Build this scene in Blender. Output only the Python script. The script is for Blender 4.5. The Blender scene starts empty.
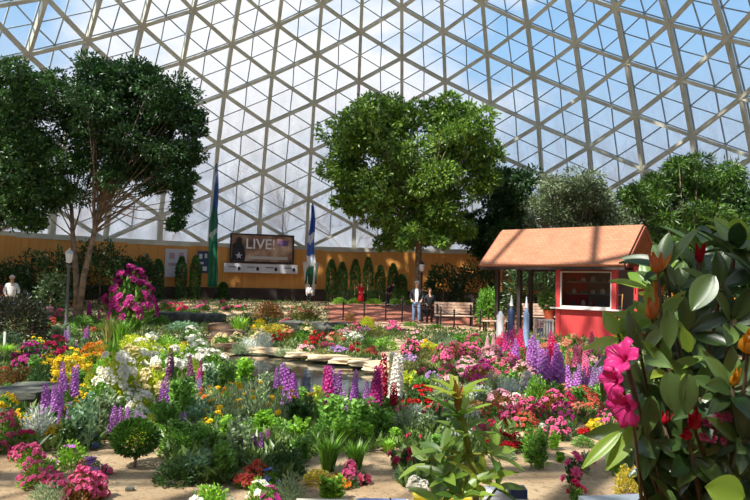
import bpy, bmesh, math, random
import numpy as np
from mathutils import Vector, Matrix, noise
C = bpy.context.scene.collection
PI = math.pi
rng = np.random.default_rng(7)
random.seed(7)

# ------------------------------------------------------------------ camera
F, PITCH, ROLL, YAW, CH = 714.9, .0465, .0216, .0021, 1.67
fwd = Vector((math.sin(YAW) * math.cos(PITCH), math.cos(YAW) * math.cos(PITCH), math.sin(PITCH)))
rt = Vector((math.cos(YAW), -math.sin(YAW), 0))
up = rt.cross(fwd)
cr, sr = math.cos(ROLL), math.sin(ROLL)
RT, UP = cr * rt + sr * up, cr * up - sr * rt
cam = bpy.data.objects.new('camera', bpy.data.cameras.new('camera'))
C.objects.link(cam)
cam.matrix_world = Matrix(((RT.x, UP.x, -fwd.x, 0), (RT.y, UP.y, -fwd.y, 0), (RT.z, UP.z, -fwd.z, CH), (0, 0, 0, 1)))
cam.data.lens = 36 * F / 750
cam.data.clip_end = 500
bpy.context.scene.camera = cam

def ray(px, py):
    d = fwd + RT * ((px - 375) / F) - UP * ((py - 250) / F)
    return d / d.y
def W(px, py, D):
    return Vector((0, 0, CH)) + ray(px, py) * D
CY, R0 = 19.25, 21.3           # centre and foot radius of the dome
def smooth(a, b, x):
    t = min(1, max(0, (x - a) / (b - a))); return t * t * (3 - 2 * t)
def gz(x, y):
    return .6 * smooth(30, 36, y)
def G(px, py, off=0):
    r = ray(px, py); D = 3.0
    while D < 38:
        p = Vector((0, 0, CH)) + r * D
        if p.z <= gz(p.x, p.y) + off: break
        D += .02
    p = Vector((0, 0, CH)) + r * D
    return Vector((p.x, p.y, gz(p.x, p.y) + off))
def onfloor(px, D):
    p = W(px, 283, D); p.z = gz(p.x, p.y); return p
def wallD(px, r=21.1):
    d = ray(px, 283); k = d.x
    a, b, c = k * k + 1, -2 * CY, CY * CY - r * r
    return (-b + math.sqrt(b * b - 4 * a * c)) / (2 * a)

# ------------------------------------------------------------------ materials
def lin(c):
    if isinstance(c, str):
        c = [int(c[i:i + 2], 16) / 255 for i in (0, 2, 4)]
    return tuple((v / 12.92 if v <= .04045 else ((v + .055) / 1.055) ** 2.4) for v in c) + (1,)
_m = {}
def nodes(name):
    m = bpy.data.materials.new(name); m.use_nodes = True
    nt = m.node_tree; nt.nodes.clear()
    return m, nt, nt.nodes.new('ShaderNodeOutputMaterial')
def mat(name, c, rough=.6, metal=0, nscale=0, namt=.25, bump=0, c2=None):
    if name in _m: return _m[name]
    m, nt, out = nodes(name); N, L = nt.nodes, nt.links
    b = N.new('ShaderNodeBsdfPrincipled'); b.inputs['Base Color'].default_value = lin(c)
    b.inputs['Roughness'].default_value = rough; b.inputs['Metallic'].default_value = metal
    if nscale:
        tc = N.new('ShaderNodeTexCoord'); nz = N.new('ShaderNodeTexNoise'); nz.inputs['Scale'].default_value = nscale
        nz.inputs['Detail'].default_value = 6
        L.new(tc.outputs['Object'], nz.inputs['Vector'])
        mx = N.new('ShaderNodeMix'); mx.data_type = 'RGBA'
        a = lin(c); bcol = lin(c2) if c2 else tuple(v * (1 - namt * 2) for v in a[:3]) + (1,)
        mx.inputs[6].default_value = a; mx.inputs[7].default_value = bcol
        cr_ = N.new('ShaderNodeMapRange'); cr_.inputs[1].default_value = .38; cr_.inputs[2].default_value = .62
        L.new(nz.outputs[0], cr_.inputs[0]); L.new(cr_.outputs[0], mx.inputs[0]); L.new(mx.outputs[2], b.inputs['Base Color'])
        if bump:
            bp = N.new('ShaderNodeBump'); bp.inputs['Strength'].default_value = bump; bp.inputs['Distance'].default_value = .05
            L.new(nz.outputs[0], bp.inputs['Height']); L.new(bp.outputs[0], b.inputs['Normal'])
    L.new(b.outputs[0], out.inputs[0]); _m[name] = m; return m
LIGHTER = set()
def leafmat(c, c2=None, trans=.35, gloss=.05, rough=.4, sat=0):
    """leaf or petal: every leaf a slightly different tone between c and c2"""
    key = ('leaf', c, c2, trans, gloss)
    if key in _m: return _m[key]
    m, nt, out = nodes('leaf_' + str(c)); N, L = nt.nodes, nt.links
    g = N.new('ShaderNodeNewGeometry')
    mx = N.new('ShaderNodeMix'); mx.data_type = 'RGBA'
    a = lin(c); b = lin(c2) if c2 else tuple(v * .55 for v in a[:3]) + (1,)
    if c in LIGHTER: a, b = [tuple(min(.95, v * 1.7) for v in q[:3]) + (1,) for q in (a, b)]
    mx.inputs[6].default_value = a; mx.inputs[7].default_value = b
    L.new(g.outputs['Random Per Island'], mx.inputs[0])
    d = N.new('ShaderNodeBsdfDiffuse'); t = N.new('ShaderNodeBsdfTranslucent'); gl = N.new('ShaderNodeBsdfGlossy')
    gl.inputs['Roughness'].default_value = rough
    L.new(mx.outputs[2], d.inputs[0]); L.new(mx.outputs[2], t.inputs[0])
    s1 = N.new('ShaderNodeMixShader'); s1.inputs[0].default_value = trans
    L.new(d.outputs[0], s1.inputs[1]); L.new(t.outputs[0], s1.inputs[2])
    s2 = N.new('ShaderNodeMixShader'); s2.inputs[0].default_value = gloss
    L.new(s1.outputs[0], s2.inputs[1]); L.new(gl.outputs[0], s2.inputs[2])
    L.new(s2.outputs[0], out.inputs[0]); _m[key] = m; return m
def brickmat(name, c1, c2, mortar, scale, bw=.5, rh=.25, ms=.02, axes='XY', rough=.8):
    m, nt, out = nodes(name); N, L = nt.nodes, nt.links
    b = N.new('ShaderNodeBsdfPrincipled'); b.inputs['Roughness'].default_value = rough
    tc = N.new('ShaderNodeTexCoord'); br = N.new('ShaderNodeTexBrick')
    v = tc.outputs['Object']
    if axes != 'XY':
        sp = N.new('ShaderNodeSeparateXYZ'); cb = N.new('ShaderNodeCombineXYZ'); L.new(v, sp.inputs[0])
        for i, a in enumerate(axes): L.new(sp.outputs['XYZ'.index(a)], cb.inputs[i])
        v = cb.outputs[0]
    L.new(v, br.inputs[0]); br.inputs['Color1'].default_value = lin(c1); br.inputs['Color2'].default_value = lin(c2)
    br.inputs['Mortar'].default_value = lin(mortar); br.inputs['Scale'].default_value = scale
    br.inputs['Brick Width'].default_value = bw; br.inputs['Row Height'].default_value = rh; br.inputs['Mortar Size'].default_value = ms
    nz = N.new('ShaderNodeTexNoise'); nz.inputs['Scale'].default_value = 1.2; L.new(tc.outputs['Object'], nz.inputs[0])
    mr = N.new('ShaderNodeMapRange'); mr.inputs[3].default_value = .75; mr.inputs[4].default_value = 1.25; L.new(nz.outputs[0], mr.inputs[0])
    mu = N.new('ShaderNodeVectorMath'); mu.operation = 'SCALE'; L.new(br.outputs[0], mu.inputs[0]); L.new(mr.outputs[0], mu.inputs[3])
    L.new(mu.outputs[0], b.inputs['Base Color'])
    bp = N.new('ShaderNodeBump'); bp.inputs['Strength'].default_value = .4; bp.inputs['Distance'].default_value = .01; bp.invert = True
    L.new(br.outputs[1], bp.inputs['Height']); L.new(bp.outputs[0], b.inputs['Normal'])
    L.new(b.outputs[0], out.inputs[0]); _m[name] = m; return m

# ------------------------------------------------------------------ mesh helpers
class MB:
    def __init__(s): s.V = []; s.F = []; s.n = 0
    def add(s, V, Fc):
        V = [tuple(v) for v in V]
        s.F += [tuple(i + s.n for i in f) for f in Fc]; s.V += V; s.n += len(V); return s
    def box(s, c, d, M=None):
        c = Vector(c); h = Vector(d) / 2
        vs = [Vector((x, y, z)) for z in (-1, 1) for y in (-1, 1) for x in (-1, 1)]
        vs = [Vector((v.x * h.x, v.y * h.y, v.z * h.z)) for v in vs]
        if M: vs = [M @ v for v in vs]
        return s.add([v + c for v in vs], [(0, 2, 3, 1), (4, 5, 7, 6), (0, 1, 5, 4), (2, 6, 7, 3), (0, 4, 6, 2), (1, 3, 7, 5)])
    def tube(s, pts, rad, seg=8, cap=True):
        pts = [Vector(p) for p in pts]; rad = [rad] * len(pts) if not hasattr(rad, '__len__') else rad
        V = []; prev = None
        for i, p in enumerate(pts):
            t = (pts[min(i + 1, len(pts) - 1)] - pts[max(i - 1, 0)]).normalized()
            a = t.orthogonal().normalized() if prev is None else (prev - t * prev.dot(t)).normalized()
            prev = a; b = t.cross(a)
            V += [p + (a * math.cos(2 * PI * k / seg) + b * math.sin(2 * PI * k / seg)) * rad[i] for k in range(seg)]
        Fc = [(i * seg + k, i * seg + (k + 1) % seg, (i + 1) * seg + (k + 1) % seg, (i + 1) * seg + k) for i in range(len(pts) - 1) for k in range(seg)]
        if cap: Fc += [tuple(range(seg))[::-1], tuple(range((len(pts) - 1) * seg, len(pts) * seg))]
        return s.add(V, Fc)
    def lathe(s, prof, c=(0, 0, 0), seg=12):
        V = [(c[0] + r * math.cos(2 * PI * k / seg), c[1] + r * math.sin(2 * PI * k / seg), c[2] + z) for r, z in prof for k in range(seg)]
        n = len(prof)
        Fc = [(i * seg + k, i * seg + (k + 1) % seg, (i + 1) * seg + (k + 1) % seg, (i + 1) * seg + k) for i in range(n - 1) for k in range(seg)]
        Fc += [tuple(range(seg))[::-1], tuple(range((n - 1) * seg, n * seg))]
        return s.add(V, Fc)
    def mesh(s, name, m=None, sm=False):
        me = bpy.data.meshes.new(name); me.from_pydata(s.V, [], s.F)
        if m: me.materials.append(m)
        if sm: me.polygons.foreach_set('use_smooth', [True] * len(me.polygons))
        me.update(); return me
    def build(s, name, m, parent=None, sm=False):
        return ob(name, s.mesh(name, m, sm), parent)
def ob(name, data, parent=None, loc=None):
    o = bpy.data.objects.new(name, data); C.objects.link(o)
    if parent: o.parent = parent
    if loc is not None: o.location = loc
    return o
def tag(o, label=None, cat=None, group=None, kind=None):
    if label: o['label'] = label
    if cat: o['category'] = cat
    if group: o['group'] = group
    if kind: o['kind'] = kind
    return o
def thing(name, label, cat, loc=(0, 0, 0), rz=0, group=None):
    o = ob(name, None, None, loc); o.rotation_euler.z = rz; o.empty_display_size = .1
    return tag(o, label, cat, group)
def unit(a): return a / (np.linalg.norm(a, axis=-1, keepdims=True) + 1e-9)
def rdir(n): return unit(rng.normal(size=(n, 3)))
def leaves(mb, P, D, L, Wd, fold=.2, tilt=None):
    """folded leaf quads: base P, direction D"""
    n = len(P); D = unit(np.asarray(D, float)); L = np.broadcast_to(L, n)[:, None]; Wd = np.broadcast_to(Wd, n)[:, None]
    S = unit(np.cross(D, rdir(n) if tilt is None else tilt)); Nn = np.cross(S, D)
    V = np.stack([P, P + D * L * .45 + S * Wd / 2 + Nn * Wd * fold, P + D * L, P + D * L * .45 - S * Wd / 2 + Nn * Wd * fold], 1).reshape(-1, 3)
    i = np.arange(n)[:, None] * 4 + mb.n
    mb.V += list(map(tuple, V.tolist())); mb.F += list(map(tuple, (i + np.array([[0, 1, 2, 3]])).tolist())); mb.n += 4 * n
    return mb

# ------------------------------------------------------------------ plant prototypes (1 m wide, 1 m high)
def shellpts(n, lo=.6, flat=0):
    u = rdir(n); u[:, 2] = np.abs(u[:, 2]); r = rng.uniform(lo, 1, n)[:, None]
    return u * r * np.array([.5, .5, 1.0]), u
def mound_mesh(name, m, n=620, L=.14, Wd=.065, upb=.5, lo=.35):
    mb = MB(); P, u = shellpts(n, lo)
    P = P * np.array([.9, .9, .9])
    D = u + rdir(n) * .7 + np.array([0, 0, upb]); leaves(mb, P, D, rng.uniform(.7, 1.2, n) * L, Wd)
    mb.tube([(0, 0, -.02), (0, 0, .5)], [.03, .01], 5)
    return mb.mesh(name, m)
def grass_mesh(m, n=160):
    mb = MB()
    for i in range(n):
        a = rng.uniform(0, 2 * PI); sp = rng.uniform(.05, .5); h = rng.uniform(.6, 1); b = rng.uniform(0, .15)
        d = Vector((math.cos(a), math.sin(a), 0)); s = Vector((-d.y, d.x, 0)) * .016
        p = [d * b, d * (b + sp * .35) + Vector((0, 0, h * .6)), d * (b + sp) + Vector((0, 0, h * rng.uniform(.75, 1)))]
        mb.add([p[0] - s, p[0] + s, p[1] + s, p[1] - s, p[2]], [(0, 1, 2, 3), (3, 2, 4)])
    return mb.mesh('blades', m)
def upright_mesh(m, n=150, L=.34, Wd=.09, h=.75):
    """leafy stems: whorls of lance leaves up several stems"""
    mb = MB()
    for s in range(16):
        a = rng.uniform(0, 2 * PI); r = rng.uniform(.03, .3); b = Vector((math.cos(a) * r * .6, math.sin(a) * r * .6, 0)); hh = h * rng.uniform(.7, 1.1)
        t = Vector((math.cos(a) * r * 1.1, math.sin(a) * r * 1.1, hh)); mb.tube([b, t], [.015, .008], 4)
        k = n // 16; f = rng.uniform(.1, 1, k)
        P = np.array([list(b.lerp(t, q)) for q in f]); ang = rng.uniform(0, 2 * PI, k)
        D = np.stack([np.cos(ang), np.sin(ang), rng.uniform(.3, 1.0, k)], 1)
        leaves(mb, P, D, L * (1.2 - f * .5) * .6, Wd)
    return mb.mesh('foliage', m)
def bloom_mesh(m, kind):
    """one flower head about 1 unit across, facing +z"""
    mb = MB()
    if kind == 'cluster':
        cs = rdir(12) * .36; cs[:, 2] = np.abs(cs[:, 2])
        for c in cs:
            ax = unit(c + np.array([0, 0, .3])); k = 5; o = unit(np.cross(ax, [.3, .5, .1])); o2 = np.cross(ax, o)
            a = np.arange(k) * 2 * PI / k + rng.uniform(0, 6)
            D = np.cos(a)[:, None] * o + np.sin(a)[:, None] * o2 + ax * .55
            leaves(mb, np.repeat(c[None], k, 0), D, .3, .22, .1, np.repeat(ax[None], k, 0))
    elif kind == 'daisy':
        a = np.arange(10) * 2 * PI / 10; D = np.stack([np.cos(a), np.sin(a), np.full(10, .2)], 1)
        leaves(mb, np.zeros((10, 3)), D, .5, .3, .05, np.tile([0, 0, 1.], (10, 1)))
        mb.lathe([(.14, 0), (.12, .07), (.04, .1)], seg=8)
    elif kind == 'ruffle':
        for ring, (k, t, L) in enumerate(((7, .15, .5), (6, .7, .42), (5, 1.6, .34))):
            a = np.arange(k) * 2 * PI / k + ring; D = np.stack([np.cos(a), np.sin(a), np.full(k, t)], 1)
            leaves(mb, D * .02, D, L, .36, .12, np.tile([0, 0, 1.], (k, 1)))
    elif kind == 'pansy':
        for a, L in ((PI / 2, .45), (PI / 2 + 1.1, .48), (PI / 2 - 1.1, .48), (-PI / 2 + .6, .55), (-PI / 2 - .6, .55)):
            D = np.array([[math.cos(a), math.sin(a), .12]]); leaves(mb, np.zeros((1, 3)), D, L, .5, .03, np.array([[0, 0, 1.]]))
    return mb.mesh('bloom', m)
def spike_mesh(m, n=64, loose=1.0):
    """flower spike: 1 unit tall, .24 wide, florets all round the stem"""
    mb = MB()
    for i in range(n):
        f = i / n; z = .06 + f * .9; r = .085 * (1 - f) ** .6 * loose + .015; a = i * 2.399
        c = np.array([math.cos(a) * r, math.sin(a) * r, z]); ax = unit(np.array([math.cos(a), math.sin(a), .25]))
        o = unit(np.cross(ax, [0, 0, 1.])); o2 = np.cross(ax, o); k = 4; aa = np.arange(k) * PI / 2 + rng.uniform(0, 6)
        D = np.cos(aa)[:, None] * o + np.sin(aa)[:, None] * o2 + ax * .6
        leaves(mb, np.repeat(c[None], k, 0), D, .082 * (1.15 - f * .65) * rng.uniform(.7, 1.2), .06 * (1.15 - f * .6), .1, np.repeat(ax[None], k, 0))
    return mb.mesh('flower_spike', m)
_proto = {}
def proto(key, fn, nvar=3):
    k = (key, int(rng.integers(nvar)))
    if k not in _proto: _proto[k] = fn()
    return _proto[k]

GR = {'green': ('7ba446', '3c6426'), 'bright': ('8fb53a', '4c7a22'), 'dark': ('4a6c36', '263e1a'), 'lime': ('c6cf3e', '7d9428'),
      'grey': ('93a37c', '5c6f4c'), 'silver': ('d9dcc8', '98a38c'), 'olive': ('8a8a4a', '545a2c'), 'rust': ('9c6a3a', '4a4a22'), 'blue': ('7c9a74', '46664c'), 'moss': ('6d9a2c', '35561a'), 'gold': ('c2a83a', '77802c')}
LIGHTER |= {v[0] for v in GR.values()}
FL = {'violet': ('e0a0ea', 'ac50b4'), 'purple': ('c878cc', '90409c'), 'magenta': ('e455a8', 'b02c80'), 'pink': ('fa8cb8', 'e04e8e'), 'deep pink': ('f23c80', 'cc205e'),
      'rose': ('ea7898', 'b83c64'), 'pale pink': ('fcd4d8', 'ea9cb0'), 'red': ('e01c2c', 'a80e1c'), 'white': ('fdfbf2', 'ece8d4'), 'yellow': ('fce636', 'ecbc20'), 'orange': ('ee9a2c', 'cc6418'),
      'lilac': ('dcb4e4', 'b07cc4'), 'coral': ('ee7a66', 'c85040'), 'cream': ('f2e6b8', 'd8c488'), 'blue': ('8090dc', '5258b0'), 'peach': ('f0b090', 'd87c60'), 'mauve': ('b0709c', '84466e'), 'crimson': ('c81844', '8c0c2c')}
PLANTS = []
KIND = {  # name, category, description pattern
    'spike': ('larkspur', 'flower', '{c} flower spikes above green leaves'),
    'azalea': ('azalea', 'flowering shrub', 'rounded bush covered in {c} blossoms'),
    'clump': ('primrose', 'flower', 'low clump of {c} flowers'),
    'pansy': ('pansy', 'flower', 'low leafy plant with {c} open flowers'),
    'daisy': ('daisy_plant', 'flower', 'feathery plant dotted with {c} daisies'),
    'carnation': ('carnation', 'flower', 'upright plant with ruffled {c} flowers'),
    'bush': ('bush', 'bush', 'rounded {c} leafy bush'),
    'silver': ('dusty_miller', 'plant', 'fine-leaved {c} mound plant'),
    'grass': ('grass_tuft', 'grass', '{c} tuft of narrow blades'),
    'leafy': ('leafy_plant', 'plant', '{c} plant with upright lance leaves'),
}
def plant(kind, col, px, py, w, h, zone, fol='green', D=None, n=None, bk=1.0):
    base = G(px, py) if D is None else onfloor(px, D)
    dist = base.y; wm, hm = w * dist / F, h * dist / F
    name, cat, desc = KIND[kind]
    r = thing(name, None, cat, base, rng.uniform(0, 6.28))
    PLANTS.append((zone, kind, col, px, r, base))
    g = leafmat(*GR[fol])
    def fo(me, zs=1.0, name='foliage'):
        o = ob(name, me, r); o.scale = (wm, wm, hm * zs); return o
    def heads(bk_, num, size, lo=.85, zmin=.2, name='blossom'):
        m = leafmat(*FL[col], trans=.3, gloss=.02)
        for i in range(num):
            me = proto(('bloom', bk_, col), lambda: bloom_mesh(m, bk_))
            u = rdir(1)[0]; u[2] = abs(u[2])
            if u[2] < zmin: u[2] += zmin + .2; u = unit(u)
            q = rng.uniform(lo, 1)
            o = ob(name, me, r, (u[0] * .47 * q * wm, u[1] * .47 * q * wm, u[2] * .92 * q * hm))
            dv = Vector((u[0] / wm, u[1] / wm, u[2] / hm * .7 + .4 / hm)).normalized()
            o.rotation_euler = dv.to_track_quat('Z', 'Y').to_euler()
            s = size * rng.uniform(.8, 1.2); o.scale = (s, s, s)
    px_area = w * h
    if kind == 'spike':
        fo(proto(('up', fol), lambda: upright_mesh(g, 300)), .5)
        n = n or max(1, round(w / 8))
        m = leafmat(*FL[col], trans=.3, gloss=.02)
        for i in range(n):
            me = proto(('spike', col), lambda: spike_mesh(m))
            a = rng.uniform(0, 6.28) + i * 2.4; rr = .4 * math.sqrt((i + .5) / n) if n > 1 else 0
            z0 = rng.uniform(.15, .35); hh = rng.uniform(.7, 1.0) - z0
            o = ob('flower_spike', me, r, (math.cos(a) * rr * wm, math.sin(a) * rr * wm, z0 * hm))
            sw = max(hh * hm, .22) * bk
            o.scale = (sw, sw, hh * hm); o.rotation_euler = (rng.uniform(-.08, .08), rng.uniform(-.08, .08), rng.uniform(0, 6))
    elif kind in ('azalea', 'clump'):
        fo(proto(('mound', fol), lambda: mound_mesh('foliage', g)), .9)
        num = n or int(min(48, max(9, px_area / 13)))
        heads('cluster', num, min(.17, max(.05, math.sqrt(wm * (wm * .5 + hm) / num) * .9)) * bk)
    elif kind == 'pansy':
        fo(proto(('mound', fol), lambda: mound_mesh('foliage', g)))
        heads('pansy', (n or 8) + 3, .085 * bk, name='flower')
    elif kind == 'daisy':
        fo(proto(('fine', fol), lambda: mound_mesh('foliage', g, 700, .13, .03, .8, .3)))
        heads('ruffle', (n or 6) + 3, .075 * bk, lo=.98, zmin=.35, name='flower')
    elif kind == 'carnation':
        fo(proto(('up', fol), lambda: upright_mesh(g, 300)), .9)
        heads('ruffle', n or 5, .10 * bk, lo=.8, zmin=.3, name='flower')
    elif kind == 'bush':
        fo(proto(('dense', fol), lambda: mound_mesh('foliage', g, 900, .10, .055, .3, .5)))
    elif kind == 'silver':
        fo(proto(('silver', fol), lambda: mound_mesh('foliage', g, 900, .15, .03, .5, .35)))
    elif kind == 'grass':
        fo(proto(('grass', fol), lambda: grass_mesh(g)), 1, 'blades')
    elif kind == 'leafy':
        fo(proto(('up2', fol), lambda: upright_mesh(g, 420, .32, .09, .9)))
    return r

# ------------------------------------------------------------------ the setting
def inpoly(x, y, P):
    c = False; j = len(P) - 1
    for i in range(len(P)):
        if (P[i][1] > y) != (P[j][1] > y) and x < (P[j][0] - P[i][0]) * (y - P[i][1]) / (P[j][1] - P[i][1]) + P[i][0]: c = not c
        j = i
    return c
def polyw(pp): return [tuple(G(*p)[:2]) for p in pp]
POND = polyw([(214, 356), (250, 350), (300, 354), (345, 360), (384, 367), (398, 385), (392, 400), (345, 404), (300, 402), (262, 392), (232, 376)])
def pond_d(x, y):      # about how far inside the pond, in metres (negative outside)
    best = 9
    for i in range(len(POND)):
        a, b = Vector(POND[i - 1]), Vector(POND[i]); p = Vector((x, y)); t = max(0, min(1, (p - a).dot(b - a) / (b - a).length_squared))
        best = min(best, (p - a - (b - a) * t).length)
    return best if inpoly(x, y, POND) else -best
def floor_mesh():
    st = .3; V = []; idx = {}; Fc = []
    n = int(44 / st)
    def vid(i, j):
        if (i, j) in idx: return idx[i, j]
        x, y = -22 + i * st, -3 + j * st
        z = gz(x, y) + .025 * noise.noise((x * .9, y * .9, 0))*(1 if y < 24 else 0)
        if -9 < x < 6 and 8 < y < 22:
            d = pond_d(x, y); z -= .35 * smooth(-.15, .45, d)
        idx[i, j] = len(V); V.append((x, y, z)); return idx[i, j]
    for i in range(n):
        for j in range(n + 2):
            x, y = -22 + (i + .5) * st, -3 + (j + .5) * st
            if x * x + (y - CY) ** 2 < (R0 + .1) ** 2: Fc.append((vid(i, j), vid(i + 1, j), vid(i + 1, j + 1), vid(i, j + 1)))
    mb = MB(); mb.add(V, Fc); return mb
soil = mat('sandy_soil', 'cdb28c', .95, nscale=1.6, c2='b09470', bump=.5)
_nt = soil.node_tree; _b = [q for q in _nt.nodes if q.type == 'BSDF_PRINCIPLED'][0]; _mx = [q for q in _nt.nodes if q.type == 'MIX'][0]
_tc = _nt.nodes.new('ShaderNodeTexCoord'); _n2 = _nt.nodes.new('ShaderNodeTexNoise'); _n2.inputs['Scale'].default_value = 14; _n2.inputs['Detail'].default_value = 8; _n2.inputs['Roughness'].default_value = .75
_r = _nt.nodes.new('ShaderNodeMapRange'); _r.inputs[1].default_value = .52; _r.inputs[2].default_value = .66; _m2 = _nt.nodes.new('ShaderNodeMix'); _m2.data_type = 'RGBA'; _m2.inputs[7].default_value = lin('7c6246')
_nt.links.new(_tc.outputs['Object'], _n2.inputs[0]); _nt.links.new(_n2.outputs[0], _r.inputs[0]); _nt.links.new(_r.outputs[0], _m2.inputs[0]); _nt.links.new(_mx.outputs[2], _m2.inputs[6]); _nt.links.new(_m2.outputs[2], _b.inputs['Base Color'])
_bp = [q for q in _nt.nodes if q.type == 'BUMP'][0]; _nt.links.new(_n2.outputs[0], _bp.inputs['Height']); _bp.inputs['Strength'].default_value = .8
tag(floor_mesh().build('floor', soil, sm=True), kind='structure')
def patch(name, poly, m, off, kind='structure', st=.25, world=False):
    P = poly if world else polyw(poly)
    xs = [p[0] for p in P]; ys = [p[1] for p in P]; V = []; Fc = []; idx = {}
    def vid(i, j):
        if (i, j) not in idx:
            x, y = min(xs) + i * st, min(ys) + j * st; idx[i, j] = len(V); V.append((x, y, gz(x, y) + off))
        return idx[i, j]
    for i in range(int((max(xs) - min(xs)) / st) + 1):
        for j in range(int((max(ys) - min(ys)) / st) + 1):
            if inpoly(min(xs) + (i + .5) * st, min(ys) + (j + .5) * st, P): Fc.append((vid(i, j), vid(i + 1, j), vid(i + 1, j + 1), vid(i, j + 1)))
    return tag(MB().add(V, Fc).build(name, m), kind=kind)
brick = brickmat('brick_paving', 'b0644a', '8f4a38', '9a7a66', 4, rough=.85)
patch('trim_1', [(325, 306), (350, 304.5), (480, 306), (640, 308), (660, 345), (560, 340), (470, 333), (430, 326), (330, 323)], brick, .035)
patch('trim_2', [(372, 323), (430, 324), (505, 331), (560, 338), (556, 342), (500, 338), (440, 334), (372, 328)], mat('sandstone_path', 'e0bd98', .9, nscale=3, c2='c89f7c'), .06, st=.12)
# low haze of leaves that knits the beds together
def cover():
    mb = MB(); P = []
    while len(P) < 52000:
        y = 5.9 + (rng.random() ** 1.5) * 31; x = rng.uniform(-.56, .50) * y
        if pond_d(x, y) > -.1 if 8 < y < 22 else False: continue
        nn = noise.noise((x * .55, y * .4, 3.1))
        if nn > .3: continue
        if y > 27 and (x > -.06 * y or x * x + (y - CY) ** 2 > 420): continue
        if any(inpoly(x, y, q) for q in SAND): continue
        P.append((x, y, gz(x, y) + rng.uniform(-.02, .07)))
    P = np.array(P); D = rdir(len(P)); D[:, 2] = np.abs(D[:, 2]) + .5
    leaves(mb, P, D, rng.uniform(.08, .17, len(P)), .05); return mb
SAND = [polyw(q) for q in ([(480, 500), (478, 450), (520, 432), (600, 426), (620, 440), (620, 500)], [(-20, 446), (20, 455), (60, 455), (110, 440), (165, 452), (170, 482), (235, 488), (235, 512), (-20, 512)], [(222, 428), (246, 428), (252, 446), (225, 442)], [(292, 458), (320, 456), (400, 450), (402, 512), (285, 512)], [(235, 470), (250, 470), (250, 500), (232, 500)])]
tag(cover().build('ground_cover', leafmat('7a9448', '3f5a26')), 'low mixed green foliage covering the soil between the flowers', 'ground cover', kind='stuff')
# water
w_m, nt, out = nodes('pond_water'); N, L = nt.nodes, nt.links
b = N.new('ShaderNodeBsdfPrincipled'); b.inputs['Base Color'].default_value = lin('2a3028'); b.inputs['Roughness'].default_value = .06
nz = N.new('ShaderNodeTexNoise'); nz.inputs['Scale'].default_value = 5; bp = N.new('ShaderNodeBump'); bp.inputs['Strength'].default_value = .12; bp.inputs['Distance'].default_value = .05
L.new(nz.outputs[0], bp.inputs['Height']); L.new(bp.outputs[0], b.inputs['Normal']); L.new(b.outputs[0], out.inputs[0])
def bigger(P, k):
    cx = sum(p[0] for p in P) / len(P); cy = sum(p[1] for p in P) / len(P)
    return [(cx + (p[0] - cx) * k, cy + (p[1] - cy) * k) for p in P]
pw = bigger(POND, 1.04)
pond = MB().add([(x, y, -.05) for x, y in pw], [tuple(range(len(pw)))]).build('pond_water', w_m)
tag(pond, 'dark still water of the garden pond behind the purple flowers', 'pond', kind='stuff')

# dome: concrete frame, glazing bars, glass
NC = 50; DPH = .1253; DPH = 2 * PI / NC; PH0 = .0724
def node(k, t, off=0):
    R = R0 - .2628 * t - .0275 * t * t; h = 3.5347 + 1.3917 * t - .0201 * t * t
    dR = -.2628 - .055 * t; dh = 1.3917 - .0402 * t; s = math.hypot(dR, dh)
    R += off * dh / s; h -= off * dR / s
    a = PH0 + k * DPH
    return Vector((R * math.sin(a), CY + R * math.cos(a), h))
def beam(mb, a, b, w, d, out):
    t = (b - a); l = t.length
    if l < .05: return
    t /= l; n = (out - t * out.dot(t)).normalized(); s = t.cross(n)
    V = [p + s * (w / 2 * i) + n * (d / 2 * j) for p in (a, b) for i, j in ((-1, -1), (1, -1), (1, 1), (-1, 1))]
    mb.add(V, [(0, 1, 5, 4), (1, 2, 6, 5), (2, 3, 7, 6), (3, 0, 4, 7), (0, 3, 2, 1), (4, 5, 6, 7)])
def outn(p): return Vector((p.x, p.y - CY, max(0, p.z - 8) * 1.0)).normalized()
frame, bars, glass, TM = MB(), MB(), MB(), 18
def tri(a, b, c):   # glazing of one structural triangle, in four panes
    i = len(glass.V); glass.add([a, b, c], [(0, 1, 2)])
    o = outn((a + b + c) / 3); m = [(a + b) / 2, (b + c) / 2, (c + a) / 2]
    for p, q in ((m[0], m[1]), (m[1], m[2]), (m[2], m[0])): beam(bars, p, q, .05, .07, o)
GO = .42
for t in range(0, TM):
    for k in range(NC):
        if (k + t) % 2: continue
        p = node(k, t); es = [(k + 1, t + 1), (k - 1, t + 1)] + ([(k, t + 2)] if t + 2 <= TM else [])
        for e in es:
            q = node(*e); o = outn((p + q) / 2); beam(frame, p, q, .16, .24, o)
            beam(bars, node(k, t, GO), node(*e, GO), .055, .08, o)
        if t + 2 <= TM:
            for s in (1, -1): tri(node(k, t, GO), node(k, t + 2, GO), node(k + s, t + 1, GO))
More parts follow.
